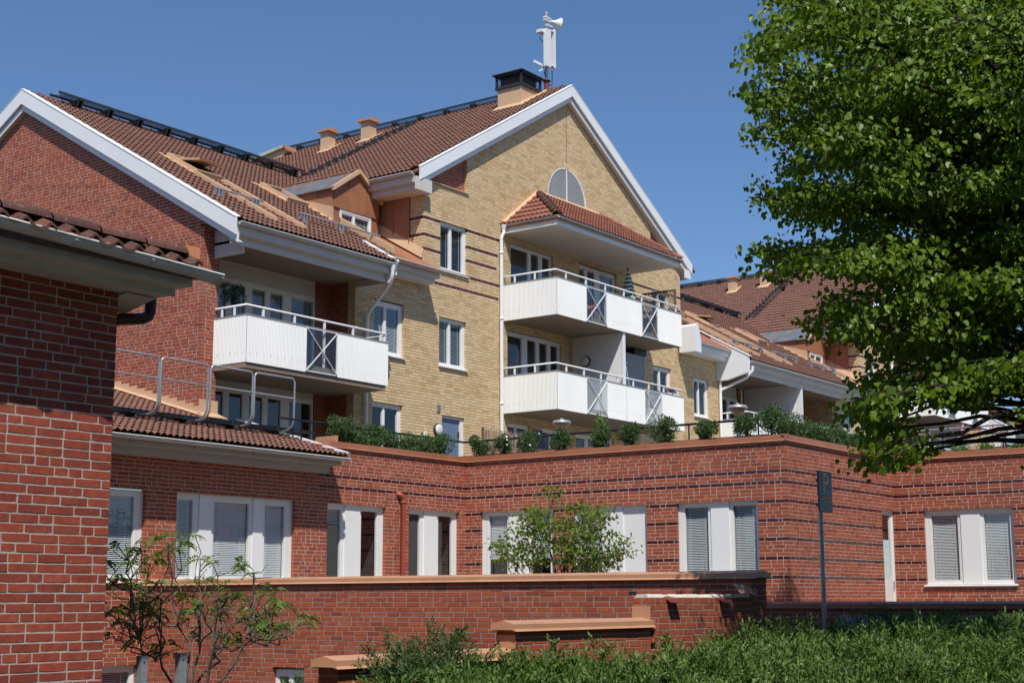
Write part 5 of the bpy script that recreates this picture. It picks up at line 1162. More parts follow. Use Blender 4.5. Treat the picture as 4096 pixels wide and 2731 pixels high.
# sapling rising behind the planter
P = at(2400, 1690, 'x', 28.1); t = thing('sapling', 'slender sapling with drooping bright leaves above the right planter', 'plant', (P[0], P[1], 5.))
R = np.random.default_rng(4); z0, z1 = 5.3, at(2400, 1650, 'x', 28.1)[2]; mb = MB(); mb.tube([(P[0], P[1], 5.), (P[0]+.02, P[1]-.02, (z0+z1)/2), (P[0], P[1]-.01, z1)], .007, 5); mb.build('stem', 'bark_grey', t)
n = 34; pos = np.stack([P[0]+R.normal(0, .07, n), P[1]+R.normal(0, .1, n), R.uniform(z0, z1+.05, n)], 1); dv = np.stack([R.normal(0, .5, n), R.normal(0, .6, n), -R.uniform(.5, 1.2, n)], 1); s = R.uniform(.07, .11, n)
V, F = inst(OVALV, OVALF, frames(dv, R.normal(0, 1, (n, 3))+np.array([-1, -1, .5]), s*1.3, s*1.3), pos); newobj('foliage', arr_mesh('f', V, F), t, 'leaf_vine')
# balcony pot plant
P = at(*c6(925, 500), 'y', 24.4); t = thing('potted_shrub', 'dark potted shrub on the left red-house balcony', 'plant', (P[0], P[1], 6.9))
mb = MB(); mb.lathe((P[0], P[1], 6.9), [(.12, 0), (.17, .3), (.15, .3), (0, .28)], 16); mb.build('pot', 'oxide_red', t)
shrub('', '', '', (P[0], P[1], P[2]+.02), (.3, .3, .26), 900, leaf=.045, parent=t, seed=88)
# ------------------------------------------------------------------ lime tree
tree = thing('lime_tree', 'large lime tree with dense heart-shaped leaves filling the right side', 'tree', (21.6, 4.3, .35))
poly = np.array([(1772, -60), (1760, 40), (1738, 70), (1700, 140), (1715, 185), (1708, 235), (1740, 262), (1700, 322), (1728, 330), (1768, 296), (1830, 318), (1760, 372), (1690, 438), (1735, 462), (1790, 470), (1725, 520), (1720, 585), (1756, 618), (1800, 640), (1850, 618), (1895, 640), (1900, 700), (1838, 732), (1848, 772), (1915, 770), (1935, 840), (1975, 880), (1965, 905), (1930, 935), (1935, 970), (1985, 985), (1962, 1075), (2080, 1075), (2078, 1010), (2060, 960), (2045, 905), (2110, 860), (2150, 880), (2170, 920), (2255, 935), (2262, 880), (2215, 810), (2290, 752), (2420, 735), (2420, -60)])*1.7415
poly2 = np.array([(2278, 880), (2330, 820), (2420, 800), (2420, 900), (2330, 870)])*1.7415
def inside(pl, u, v):
    x0, y0 = pl[:, 0], pl[:, 1]; x1, y1 = np.roll(x0, -1), np.roll(y0, -1); c = ((y0 > v) != (y1 > v)) & (u < (x1-x0)*(v-y0)/(y1-y0+1e-9)+x0); return c.sum() % 2 == 1
R = np.random.default_rng(5); core = np.array([20.2, 5.6, 8.6]); rad3 = np.array([6.0, 6.0, 8.8])
def inview(P):
    u, v, z = proj(P); return z > 0 and -60 < v < 2731 and u < 4180
def okp(P):
    """inside the crown: an egg-shaped volume whose left flank is ragged with bays between the boughs"""
    q = (P-core)/rad3
    if q@q > 1: return False
    u, v, z = proj(P)
    return inside(poly, u, v) or inside(poly2, u, v) if inview(P) else P[2] > 3.2
mt = MB(); mt.tube([(21.6, 4.3, .3), (21.58, 4.32, 2.2), (21.5, 4.45, 3.8), (21.4, 4.6, 5.2), (21.2, 4.9, 8.5), (21., 5.2, 13.)], [.30, .25, .23, .2, .13, .05], 12); mt.build('trunk', 'bark_grey', tree)
mb = MB(); pos = []; dirs = []; nr = []; sz = []; nb = 0; tries = 0; nin = 0; TT = []
def leaves(P, ax, L, n):
    t = R.uniform(.05, 1, n); w = R.normal(0, 1, (n, 3))*np.array([.12, .12, .06]); pos.append(P+ax*(t*L)[:, None]+w); dirs.append(R.normal(0, .38, (n, 3))+np.array([0, 0, -.8])+ax*.5); nr.append(R.normal(0, .5, (n, 3))+np.array([-.42, -.42, .75])); sz.append(R.uniform(.052, .09, n)*R.uniform(.8, 1.15))
while nb < 245 and tries < 60000:
    tries += 1
    if nin < 150 and tries < 30000:
        u, v = R.uniform(2900, 4150), (R.uniform(-60, 1920) if R.random() < .85 else R.uniform(950, 1920))
        if not (inside(poly, u, v) or inside(poly2, u, v)): continue
        T = EYE+ray(u, v)*R.uniform(16.2, 22.6)
    else:
        q = R.normal(0, 1, 3); q /= np.linalg.norm(q); T = np.array([21.6, 4.4, 8.8])+q*np.array([5., 5., 6.6])*R.uniform(.5, 1)
        if inview(T): continue
    if inview(T) and proj(T)[1] > 1150 and R.random() < .35: continue
    if not okp(T): continue
    rr = math.hypot(T[0]-21.5, T[1]-4.5); hb = max(3.4, min(12.5, T[2]-.25*rr+R.uniform(-.5, .4))); B0 = np.array([21.6-.045*hb, 4.3+.07*hb, hb])
    L = np.linalg.norm(T-B0)
    if L < 1.2: continue
    if TT and inview(T):
        dd = np.array(TT)-T
        if np.any((np.hypot(dd[:, 0], dd[:, 1]) < 1.0) & (np.abs(dd[:, 2]) < .62)): continue
    TT.append(T)
    nb += 1; nin += inview(T)
    pts = [B0+(T-B0)*t+np.array([0, 0, 1.])*math.sin(PI*t)*(.10*L)+R.normal(0, .05, 3)*(0 < t < 1) for t in np.linspace(0, 1, 10)]
    mb.tube(pts, list(np.linspace(.02+.011*L, .008, 10)), 6, False)
    d0 = (T-B0)/L; side = np.cross(d0, (0, 0, 1.)); side /= np.linalg.norm(side)
    for k_ in range(int(13+L*3.4)):
        t = 1-R.uniform(0, .70)**1.35; i = min(8, int(t*9)); P = pts[i]+(pts[i+1]-pts[i])*(t*9-i); sl = R.uniform(.3, 1.15)*(1.15-.5*t)*(1 if R.random() < .5 else -1)
        E = P+side*sl+d0*abs(sl)*R.uniform(.2, .8)+np.array([0, 0, R.normal(-.12, .07)])
        if not okp(E): continue
        mb.tube([P, (P+E)/2+np.array([0, 0, .05]), E], [.009, .007, .003], 4, False)
        ax = (E-P); ln = np.linalg.norm(ax); leaves(P, ax/ln, ln*1.12, int(9+ln*25))
    leaves(pts[-2], (pts[-1]-pts[-2])/np.linalg.norm(pts[-1]-pts[-2]), .6, 22)
mb.build('branches', 'bark_dark', tree)
pos = np.concatenate(pos); dirs = np.concatenate(dirs); nr = np.concatenate(nr); sz = np.concatenate(sz)
# leaves of the strip that would hang in front of the sky gap at the far right stay off
uu = (pos-EYE)@CR; vv = (pos-EYE)@CU; ww = (pos-EYE)@_h; U = 2048+FPX*uu/ww; Vp = 1365.5-FPX*vv/ww
M3 = frames(dirs, nr, sz, sz*1.08)
vis = np.where((U > 2900) & (U < 4090) & (Vp > 5) & (Vp < 2000), sz/ww, 0); big = np.argsort(-vis)[:300]; rest = np.ones(len(pos), bool); rest[big] = False
lm = arr_mesh('leaf', LEAFV, LEAFF); lm.materials.append(MATS['leaf_lime'])
for i in big:
    o = bpy.data.objects.new('leaf', lm); COL.objects.link(o); o.parent = tree; o.matrix_parent_inverse = PINV[tree.name]
    A = M3[i]; p = pos[i]; o.matrix_basis = Matrix(((A[0][0], A[1][0], A[2][0], p[0]), (A[0][1], A[1][1], A[2][1], p[1]), (A[0][2], A[1][2], A[2][2], p[2]), (0, 0, 0, 1)))
V, F = inst(LEAFV, LEAFF, M3[rest], pos[rest]); o = newobj('foliage', arr_mesh('foliage', V, F), tree, 'leaf_lime'); o['kind'] = 'stuff'
# ------------------------------------------------------------------ small courtyard tree
c = at(2235, 2130, 'x', 22.6); t = thing('serviceberry_tree', 'small airy tree with light green and bronze leaves behind the garden wall', 'tree', (c[0], c[1], .9))
R = np.random.default_rng(12); mb = MB(); tips = []
B = c.copy(); B[2] = .9
lim = [(2010, 2150), (2060, 2080), (2100, 2230), (2150, 2060), (2200, 2010), (2205, 1965), (2215, 1930), (2255, 2040), (2300, 2090), (2280, 2180), (2330, 2130), (2390, 2050), (2430, 2100), (2470, 2130), (2440, 2200), (2480, 2230), (2360, 2250), (2160, 2160), (2060, 2190), (2240, 2110), (2390, 2170), (2320, 2230), (2130, 2120), (2420, 2260), (2010, 2250)]
pts_ = []
while len(pts_) < 52:
    a_, r_ = R.uniform(0, 2*PI), math.sqrt(R.uniform(.05, 1)); u, v = 2242+250*r_*math.cos(a_)*(1+.15*math.sin(3*a_)), 2140+140*r_*math.sin(a_)*(1+.2*math.sin(2.3*a_+1))
    if v > 2215 and abs(u-2240) < 90: continue
    pts_.append((u, v))
pts_ += [(2208, 1985), (2212, 1955), (2350, 2040)]
for k_, (u, v) in enumerate(pts_):
    P = at(u, v, 'x', 22.6+R.uniform(-.75, .75)); b = B+np.array([R.uniform(-.15, .15), R.uniform(-.28, .28), 0])
    m1 = b+(P-b)*.5+np.array([0, 0, .12])+R.normal(0, .06, 3); mb.tube([b, (b+m1)/2+R.normal(0, .03, 3), m1, (m1+P)/2+R.normal(0, .05, 3), P], [.022, .016, .010, .006, .004], 6, False); tips += [P, P*.7+m1*.3] if k_ < 52 else [P]
mb.build('branches', 'bark_dark', t)
tips = np.array(tips); n = 4300; ix = R.integers(0, len(tips), n); pos = tips[ix]+R.normal(0, 1, (n, 3))*np.array([.12, .12, .055]); s = R.uniform(.055, .09, n)
V, F = inst(OVALV*np.array([1.5, 1, 1]), OVALF, frames(R.normal(0, .6, (n, 3))+np.array([0, 0, -.35]), R.normal(0, .5, (n, 3))+np.array([-.35, -.35, .8]), s, s), pos); newobj('crown', arr_mesh('crown', V, F), t, 'leaf_shad')
# ------------------------------------------------------------------ sumac with crooked branches
sb = at(735, 2900, 'y', 11.6); t = thing('sumac_shrub', 'crooked bare-branched sumac with young feathery leaves beside the near brick corner', 'shrub', (sb[0], sb[1], 0)); R = np.random.default_rng(31); mb = MB(); tips = []
def grow(p, tgt, r, lvl):
    pts = [p]; q = p.copy(); n = 7
    for i in range(n):
        g = (tgt-q)/(n-i); q = q+g+R.normal(0, .042, 3)*np.array([1, 1, 1])*(1 if i < n-1 else 0); pts.append(q.copy())
    mb.tube(pts, list(np.linspace(r, r*.5, len(pts))), 7, False)
    return pts
tg = [(470, 2180), (560, 2160), (480, 2320), (600, 2230), (640, 2150), (640, 2330), (690, 2140), (730, 2170), (780, 2140), (800, 2230), (850, 2250), (830, 2320), (900, 2330), (960, 2260), (1010, 2290), (930, 2380), (1040, 2360), (1110, 2360), (1150, 2420), (1210, 2450), (1230, 2490), (1080, 2430), (980, 2470), (560, 2420), (470, 2440), (700, 2380), (640, 2460), (880, 2540), (960, 2560), (1130, 2510), (780, 2420), (860, 2440), (450, 2540), (540, 2560), (1040, 2500), (740, 2480), (420, 2250), (520, 2250), (580, 2330)]
hub = [at(u, v, 'y', 11.6+R.uniform(-.35, .35)) for u, v in ((560, 2560), (640, 2620), (710, 2500), (800, 2600), (860, 2620), (900, 2480), (1000, 2560))]
for h in hub: grow(sb+np.array([R.normal(0, .1), R.normal(0, .1), 0]), h, .021, 0)
for u, v in tg:
    P = at(u, v, 'y', 11.6+R.uniform(-.55, .55)); hs = np.array(hub); pu = np.array([proj(h)[:2] for h in hub]); cost = np.abs(pu[:, 0]-u)+np.maximum(0, v-pu[:, 1]+60)*3; h = hub[int(np.argmin(cost+R.uniform(0, 60, len(hub))))]
    pts = grow(h, P, .0105, 1); tips.append(P)
    for k_ in range(5):
        a = pts[R.integers(2, 7)]; b = a+np.array([R.normal(0, .14), R.normal(0, .14), abs(R.normal(.10, .07))]); mb.tube([a, (a+b)/2+R.normal(0, .02, 3), b], [.006, .0045, .003], 5, False)
        if R.random() < .5: tips.append(b)
mb.build('branches', 'bark_grey', t)
pv = []; pd = []; pn = []; ps = []
for P in tips:
    for k_ in range(R.integers(3, 6)):
        d = np.array([R.normal(0, 1), R.normal(0, 1), R.uniform(-.1, .9)]); d /= np.linalg.norm(d); L = R.uniform(.09, .15); sd = np.cross(d, R.normal(0, 1, 3)+np.array([0, 0, 1.5])); sd /= np.linalg.norm(sd); nn = np.cross(sd, d)
        for j in range(1, 7):
            c0 = P+d*L*j/6+np.array([0, 0, -.10])*(j/6)**2*.8
            for sg in (-1, 1): pv.append(c0); pd.append(sd*sg+d*.45-np.array([0, 0, .25])); pn.append(nn); ps.append(R.uniform(.033, .048)*(1.1-.5*abs(j/6-.5)))
pv, pd, pn, ps = map(np.array, (pv, pd, pn, ps)); V, F = inst(OVALV, OVALF, frames(pd, pn, ps*1.15, ps), pv); newobj('foliage', arr_mesh('foliage', V, F), t, 'leaf_sumac')
# ------------------------------------------------------------------ juniper ground cover
def spray(seed, L=.34):
    R = np.random.default_rng(seed); V = []; F = []
    def blade(p, q, w, n):
        d = q-p; s = np.cross(d, n); s /= (np.linalg.norm(s)+1e-9); b = len(V); V.extend([p-s*w*.5, p+d*.5-s*w, q, p+d*.5+s*w]); F.append((b, b+1, b+2, b+3))
    N = 9; pts = [np.array([.02*math.sin(i*1.3+seed), L*i/N, .16*L*math.sin(PI*.6*i/N)-.16*L*(i/N)**2]) for i in range(N+1)]
    for i in range(1, N+1):
        p = pts[i]; ln = L*.40*(1-.7*i/N)+.03
        for sg in (-1, 1):
            q = p+np.array([sg*ln*.7, ln*.8, R.normal(.02, .035)]); blade(p, q, .006, np.array([0, 0, 1])+R.normal(0, .4, 3))
            for f in (.35, .65, .95):
                a = p+(q-p)*f
                for s2 in (-1, 1): d = np.array([sg*.3-s2*.45*sg, .7, R.normal(.3, .4)]); blade(a, a+d*R.uniform(.025, .048), .0075, R.normal(0, 1, 3)+np.array([0, 0, .8]))
    blade(pts[-2], pts[-1]+np.array([0, .04, .0]), .008, np.array([0, 0, 1.]))
    for i in range(0, N, 3): blade(pts[i], pts[min(N, i+3)], .004, np.array([1., 0, 0]))
    return np.array(V), np.array(F)
mb = MB(); G = 34; xs_ = np.linspace(5.5, 20.5, G); ys_ = np.linspace(1.0, 9.2, 22)
def bed(x, y): return .42+.10*math.sin(x*1.3)*math.sin(y*1.7+.5)+.02*(x-12)-.035*max(0, 13-x)-.12*max(0, 7.2-y)*.6
V = [(x, y, bed(x, y) if (0 < i < G-1 and 0 < j < 21) else -.02) for i, x in enumerate(xs_) for j, y in enumerate(ys_)]
mb.add(V, [(i*22+j, (i+1)*22+j, (i+1)*22+j+1, i*22+j+1) for i in range(G-1) for j in range(21)], True); structure('planting_bed', mb, 'soil')
R = np.random.default_rng(77); protos = [spray(s) for s in range(6)]
pos = []
mounds = [(R.uniform(7.5, 20.5), R.uniform(3., 9.0), R.uniform(.55, 1.15), R.uniform(.10, .34)) for _ in range(70)]+[(R.uniform(8.8, 13.), R.uniform(6.6, 8.9), R.uniform(.5, .9), R.uniform(.15, .34)) for _ in range(16)]
def top(x, y):
    h = 0.; gx = gy = 0.
    for mx, my, mr, mh in mounds:
        d2 = ((x-mx)**2+(y-my)**2)/mr**2
        if d2 < 1:
            v = mh*(1-d2)
            if v > h: h = v; gx, gy = (x-mx)/mr, (y-my)/mr
    return h, gx, gy
dv = []
while len(pos) < 4000:
    x, y = R.uniform(8.0, 20.2), R.uniform(3.0, 9.12); az = math.degrees(math.atan2(y, x)); d = math.hypot(x, y)
    if az < 13.5 or az > 43.2+(R.random()*1.5) or d < 8.6 or (x < 9.4 and y > 8.6): continue
    h, gx, gy = top(x, y)
    if h < .05 and R.random() < .7: continue
    z = bed(x, y)+.20+h+R.uniform(-.22, .03)+.05*max(0., min(1.5, (x-13.)/3))
    a = R.uniform(0, 2*PI); e = R.uniform(.25, 1.1); dv.append((math.cos(a)*math.cos(e)*.7+gx*.8-.2, math.sin(a)*math.cos(e)*.7+gy*.8-.2, math.sin(e)*.8)); pos.append((x, y, z))
pos = np.array(pos); n = len(pos); dv = np.array(dv); nv = np.array([0, 0, 1.])+R.normal(0, .45, (n, 3))
sc_ = R.uniform(.8, 1.5, n); M3 = frames(dv, nv, sc_, sc_); VV = []; FF = []; b = 0
for k_ in range(6):
    sel = np.arange(n) % 6 == k_; V, F = inst(protos[k_][0], protos[k_][1], M3[sel], pos[sel]); VV.append(V); FF.append(F+b); b += len(V)
o = newobj('juniper_ground_cover', arr_mesh('juniper', np.concatenate(VV), np.concatenate(FF)), None, 'leaf_juniper'); o['kind'] = 'stuff'; o['label'] = 'feathery green juniper ground cover across the foreground below the brick walls'; o['category'] = 'ground cover'
# two dark upright juniper clumps
for j, (u, v) in enumerate(((1565, 2640), (1745, 2610))):
    P = at(u, v, 'y', 8.75); t = thing('juniper_clump', 'dark upright juniper clump in front of the low stair wall, %s one' % ('left' if j == 0 else 'right'), 'shrub', (P[0], P[1], .7)); R = np.random.default_rng(90+j); n = 46 if j else 22
    az = R.uniform(0, 2*PI, n); el = R.uniform(.5, 1.4, n); dv = np.stack([np.cos(az)*np.cos(el), np.sin(az)*np.cos(el), np.sin(el)], 1); pp_ = np.array([P[0], P[1], P[2]-.22])+R.normal(0, 1, (n, 3))*np.array([.16 if j else .1, .1, .10]); s = R.uniform(.6, 1., n)
    VV = []; FF = []; b = 0; M3 = frames(dv, R.normal(0, 1, (n, 3)), s, s)
    for k_ in range(6):
        sel = np.arange(n) % 6 == k_; V, F = inst(protos[k_][0], protos[k_][1], M3[sel], pp_[sel]); VV.append(V); FF.append(F+b); b += len(V)
    newobj('foliage', arr_mesh('juniper', np.concatenate(VV), np.concatenate(FF)), t, 'leaf_juniper_dark'); m = MB(); m.tube([(P[0], P[1], .6), (P[0], P[1], P[2]-.1)], .02, 6); m.build('stems', 'bark_grey', t)
# bright seedling by the sign post
P = at(3255, 2540, 'y', 8.6); t = thing('seedling', 'bright green leafy seedling rising from the junipers by the sign post', 'plant', (P[0], P[1], .9)); R = np.random.default_rng(3); top = at(3265, 2490, 'y', 8.6)
m = MB(); m.tube([(P[0], P[1], .9), P, top], .006, 5); m.build('stem', 'bark_grey', t); n = 26; tt = R.uniform(-.3, 1.05, n); pp_ = P+(top-P)*tt[:, None]+R.normal(0, .035, (n, 3)); s = R.uniform(.05, .08, n)
V, F = inst(LEAFV*np.array([.8, 1, 1]), LEAFF, frames(R.normal(0, .7, (n, 3))+np.array([.2, -.2, -.2]), R.normal(0, .5, (n, 3))+np.array([-.5, -.5, .8]), s, s), pp_); newobj('foliage', arr_mesh('f', V, F), t, 'leaf_vine')
# ================================================================== street furniture
sg = fr(3000, 1600, 1.7418); ys = 8.4; q = [at(*sg(*p), 'y', ys) for p in ((466, 487), (562, 487), (574, 785), (480, 683))]
t = thing('parking_sign', 'blue parking sign with fee plate on a grey post in tree shade', 'sign', (18.75, ys, .35))
xa, xb, zt, zb, zm = q[0][0], q[0][0]+.43, q[0][2]+.0, q[2][2], q[3][2]+.02
m = MB(); xp = (xa+xb)/2-.06; m.tube([(xp, ys+.04, .3), (xp, ys+.04, zt-.05)], .03, 10); m.build('post', 'galvanised', t)
for z in (zm-.1, zt-.12): MB().box(xp-.04, xp+.04, ys+.004, ys+.08, z-.015, z+.015).build('clamp', 'dark_steel', t)
for nm, z0, z1, txt, s in (('sign_plate', zm+.004, zt, 'P', .36), ('fee_plate', zb, zm-.004, 'Avgift', .105)):
    m = MB(); m.box(xa, xb, ys-.012, ys+.004, z0, z1); pl = m.build(nm, 'sign_edge', t)
    MB().box(xa+.012, xb-.012, ys-.016, ys-.0125, z0+.012, z1-.012).build('face', 'sign_blue', pl)
    cu = bpy.data.curves.new('lettering', 'FONT'); cu.body = txt; cu.size = s; cu.align_x = 'CENTER'; cu.align_y = 'CENTER'; cu.extrude = .001
    if txt == 'P': cu.offset = .012
    tmp = bpy.data.objects.new('tmp', cu); COL.objects.link(tmp); me = bpy.data.meshes.new_from_object(tmp.evaluated_get(bpy.context.evaluated_depsgraph_get())); bpy.data.objects.remove(tmp); bpy.data.curves.remove(cu)
    me.materials.clear(); me.materials.append(MATS['sign_white']); o = bpy.data.objects.new('lettering', me); COL.objects.link(o); o.parent = pl; o.matrix_basis = Matrix.Translation(((xa+xb)/2, ys-.0185, (z0+z1)/2)) @ Matrix.Rotation(PI/2, 4, 'X')
for j, (u, v, h) in enumerate(((566, 2625, 26), (722, 2614, 26))):
    P = at(u, v, 'y', 10.9); Q = at(u+h, v, 'y', 10.9); w = Q[0]-P[0]
    t = thing('metal_post', 'square galvanised post in front of the sumac, %s of the two' % ('left' if j == 0 else 'right'), 'post', (P[0], P[1], 0), 'galvanised posts')
    MB().box(P[0], P[0]+w, P[1], P[1]+.07, 0, P[2]).build('tube', 'galvanised', t); MB().box(P[0]-.002, P[0]+w+.002, P[1]-.002, P[1]+.072, P[2], P[2]+.006).build('end_cap', 'plastic_grey', t); MB().lathe((P[0]+w*.45, P[1], P[2]-.05), [(.008, 0), (.008, .004), (0, .004)], 10, (0, -1, 0)).build('bolt', 'dark_steel', t)
# wheelie bin and car at the right edge
bx, by = 20.05, 6.35; t = thing('wheelie_bin', 'dark green wheelie bin in shade at the right edge', 'bin', (bx, by, .35))
m = MB(); V = [(bx-.2, by-.22, .42), (bx+.2, by-.22, .42), (bx+.2, by+.22, .42), (bx-.2, by+.22, .42), (bx-.27, by-.29, 1.25), (bx+.27, by-.29, 1.25), (bx+.27, by+.29, 1.25), (bx-.27, by+.29, 1.25)]; m.add(V, [(0, 3, 2, 1), (4, 5, 6, 7), (0, 1, 5, 4), (1, 2, 6, 5), (2, 3, 7, 6), (3, 0, 4, 7)]); m.box(bx-.3, bx+.3, by-.32, by+.32, 1.21, 1.26); m.build('body', 'bin_green', t)
m = MB(); m.prism([(bx-.33, by-.33, 1.265), (bx-.33, by-.33, 1.30), (bx-.33, by, 1.37), (bx-.33, by+.33, 1.35), (bx-.33, by+.36, 1.265)], (.66, 0, 0)); m.build('lid', 'bin_green', t); MB().box(bx-.31, bx-.29, by-.1, by+.06, 1.14, 1.20).build('handle', 'dark_steel', t)
for s_ in (-1, 1): m = MB(); m.lathe((bx+.12, by+s_*.23, .44), [(.0, -.025), (.09, -.025), (.09, .025), (0, .025)], 14, (0, 1, 0)); m.build('wheel', 'dark_rubber', t)
t = thing('parked_car', 'dark car whose front corner just enters at the right edge', 'car', (22.3, 4.2, .35))
cx, y1 = 22.2, 6.62; prof = [(0, .45), (0, .8), (.08, .98), (.9, 1.12), (1.7, 1.62), (2.2, 1.72), (3.3, 1.70), (3.9, 1.4), (4.3, 1.3), (4.35, .5)]
m = MB(); m.prism([(cx-.85, y1-a, .35+b-.22) for a, b in prof], (1.7, 0, 0)); body = m.build('body', 'car_paint', t)
m = MB(); m.prism([(cx-.75, y1-.98, 1.27), (cx+.75, y1-.98, 1.27), (cx+.68, y1-1.66, 1.73), (cx-.68, y1-1.66, 1.73)], (0, .01, .015)); m.build('windscreen', 'glass', t)
m = MB(); m.prism([(cx-.856, y1-1.1, 1.28), (cx-.856, y1-1.75, 1.70), (cx-.856, y1-3.2, 1.68), (cx-.856, y1-3.7, 1.32)], (.004, 0, 0)); m.build('side_window', 'dark_rubber', t)
for yy in (.8, 3.4):
    for s_ in (-1, 1): m = MB(); m.lathe((cx+s_*.8, y1-yy, .66), [(0, -.1), (.31, -.1), (.31, .1), (0, .1)], 20, (1, 0, 0)); m.build('wheel', 'dark_rubber', t)
for s_ in (-1, 1): MB().box(cx+s_*.65-.16, cx+s_*.65+.16, y1-.06, y1+.01, .93, 1.06).build('headlight', 'chrome', t)
m = MB(); m.prism([(cx-1.0, y1-1.25, 1.3), (cx-.86, y1-1.25, 1.3), (cx-.86, y1-1.25, 1.42), (cx-.98, y1-1.25, 1.44)], (0, -.16, 0)); m.build('wing_mirror', 'car_paint', t)
# ================================================================== things on balconies and terrace
zc = fr(2000, 880, 3.0154); zd = fr(1980, 1280, 2.94); ze = fr(1880, 1580, 5.2267); zq = fr(3400, 1450, 3.379); an = fr(1950, 0, 3.7325)
a, b = at(*ze(300, 1000), 'y', 22.75), at(*ze(1070, 1000), 'y', 22.75); zt = at(*ze(680, 775), 'y', 22.75)[2]
t = thing('reed_screen', 'brown reed screen standing on the terrace by the blue door', 'screen', (a[0], 22.75, 4.35)); R = np.random.default_rng(8); m = MB(); n = 95
for i in range(n):
    x = a[0]+(b[0]-a[0])*i/n; z = zt+R.uniform(-.05, .06); m.tube([(x, 22.75+R.normal(0, .008), 4.4), (x+R.normal(0, .012), 22.75, (z+4.4)/2), (x+R.normal(0, .02), 22.75+R.normal(0, .01), z)], R.uniform(.005, .009), 5, False)
m.build('reeds', 'reed', t)
for x in (a[0]-.02, b[0]+.02): MB().box(x-.025, x+.025, 22.76, 22.81, 4.35, zt+.06).build('post', 'wood_dark', t)
for z in (zt-.12, 4.9): MB().box(a[0], b[0], 22.765, 22.775, z-.008, z+.008).build('wire', 'bark_dark', t)
P = at(*ze(1540, 1000), 'y', 22.4); t = thing('garden_chair', 'black folding chair with slanted backrest on the terrace', 'chair', (P[0], P[1], 4.35)); x, y, z = P
m = MB(); m.prism([(x-.22, y+.1, z-.12), (x+.25, y+.1, z-.10), (x+.36, y+.28, z+.38), (x-.12, y+.28, z+.36)], (0, .02, .0)); m.build('backrest', 'black_rail', t)
m = MB(); m.prism([(x-.22, y-.35, z-.22), (x+.25, y-.35, z-.20), (x+.25, y+.1, z-.13), (x-.22, y+.1, z-.15)], (0, 0, .02)); m.build('seat', 'black_rail', t)
for dx_ in (-.2, .24):
    m = MB(); m.tube([(x+dx_, y-.33, 4.35), (x+dx_+.05, y+.15, z), (x+dx_+.1, y+.28, z+.38)], .012, 6); m.build('leg', 'black_rail', t); m = MB(); m.tube([(x+dx_, y+.3, 4.35), (x+dx_, y-.3, z-.2)], .012, 6); m.build('leg', 'black_rail', t)
# closed parasol
p0 = at(*zc(1548, 930), 'y', 23.0); p1 = at(*zc(1550, 600), 'y', 23.0); t = thing('closed_parasol', 'closed green and white striped parasol on the upper balcony', 'parasol', (p0[0], 23.0, 9.46))
z0, z1 = p0[2]-.12, p1[2]; m = MB(); m.tube([(p0[0], 23.0, 9.46), (p0[0], 23.0, z1+.03)], .018, 8); m.lathe((p0[0], 23., z1), [(.02, -.02), (.022, .03), (.01, .07), (0, .08)], 10); m.build('pole', 'dark_steel', t)
MB().lathe((p0[0], 23., 9.46), [(0, 0), (.22, 0), (.2, .06), (.05, .08), (.03, .2)], 18).build('base', 'concrete', t)
ns = 15
def rad(f, th): return (.015+.19*f**.8)*(1+.22*math.sin(th*8)*f)*(1 if f < .93 else .9)
for i in range(ns):
    V = []; N = 32
    for f in (i/ns, (i+1)/ns):
        for j in range(N): th = 2*PI*j/N; r = rad(f, th+f*.6); V.append((p0[0]+r*math.cos(th), 23.+r*math.sin(th), z1-(z1-z0)*f+.02*math.sin(th*3+1)*f))
    m = MB(); m.add(V, [(j, (j+1) % N, N+(j+1) % N, N+j) for j in range(N)], True); m.build('fabric_stripe', ('stripe_green', 'stripe_white', 'stripe_green', 'stripe_white')[i % 2] if i % 4 != 3 else 'stripe_white', t)
# lattice screen at right end of upper balcony
xs1 = 39.5; q0 = at(*zc(2108, 835), 'x', xs1); q1 = at(*zc(1740, 885), 'x', xs1); za = q0[2]; y0, y1 = q0[1], min(24.05, q1[1]+.1)
t = thing('lattice_screen', 'brown wooden lattice screen at the right end of the upper balcony', 'screen', (xs1, y0, 9.46)); m = MB(); m.box(xs1-.03, xs1+.03, y0-.03, y0+.03, 9.46, za).box(xs1-.03, xs1+.03, y1-.03, y1+.03, 9.46, za-.02).box(xs1-.025, xs1+.025, y0+.03, y1-.03, za-.05, za-.0).box(xs1-.025, xs1+.025, y0+.03, y1-.03, 9.6, 9.65); fo = m.build('frame', 'wood_dark', t)
Hh = za-.05-9.65; Wd = y1-y0-.06
for s_ in (-1, 1):
    for k_ in range(-12, 22):
        c0 = k_*.11; pts = []
        u0, u1 = max(0, c0), min(Wd, c0+Hh)
        if u1-u0 < .05: continue
        aa, bb = u0-c0, u1-c0
        if s_ < 0: aa, bb = Hh-aa, Hh-bb
        MB().beam((xs1+s_*.006, y0+.03+u0, 9.65+aa), (xs1+s_*.006, y0+.03+u1, 9.65+bb), .012, .032, (1, 0, 0)).build('slat', 'wood_tan', t)
t = thing('privacy_screen', 'grey privacy screen standing on the lower balcony beside the partition', 'screen', (37.3, 23.2, 6.9)); q = at(*zd(1755, 425), 'y', 23.4)
MB().box(36.75, q[0]-.03, 23.4, 23.43, 6.9, q[2]-.02).build('panel', 'plastic_grey', t); MB().box(q[0]-.03, q[0]+.02, 23.39, 23.44, 6.9, q[2]).build('frame_post', 'galvanised', t)
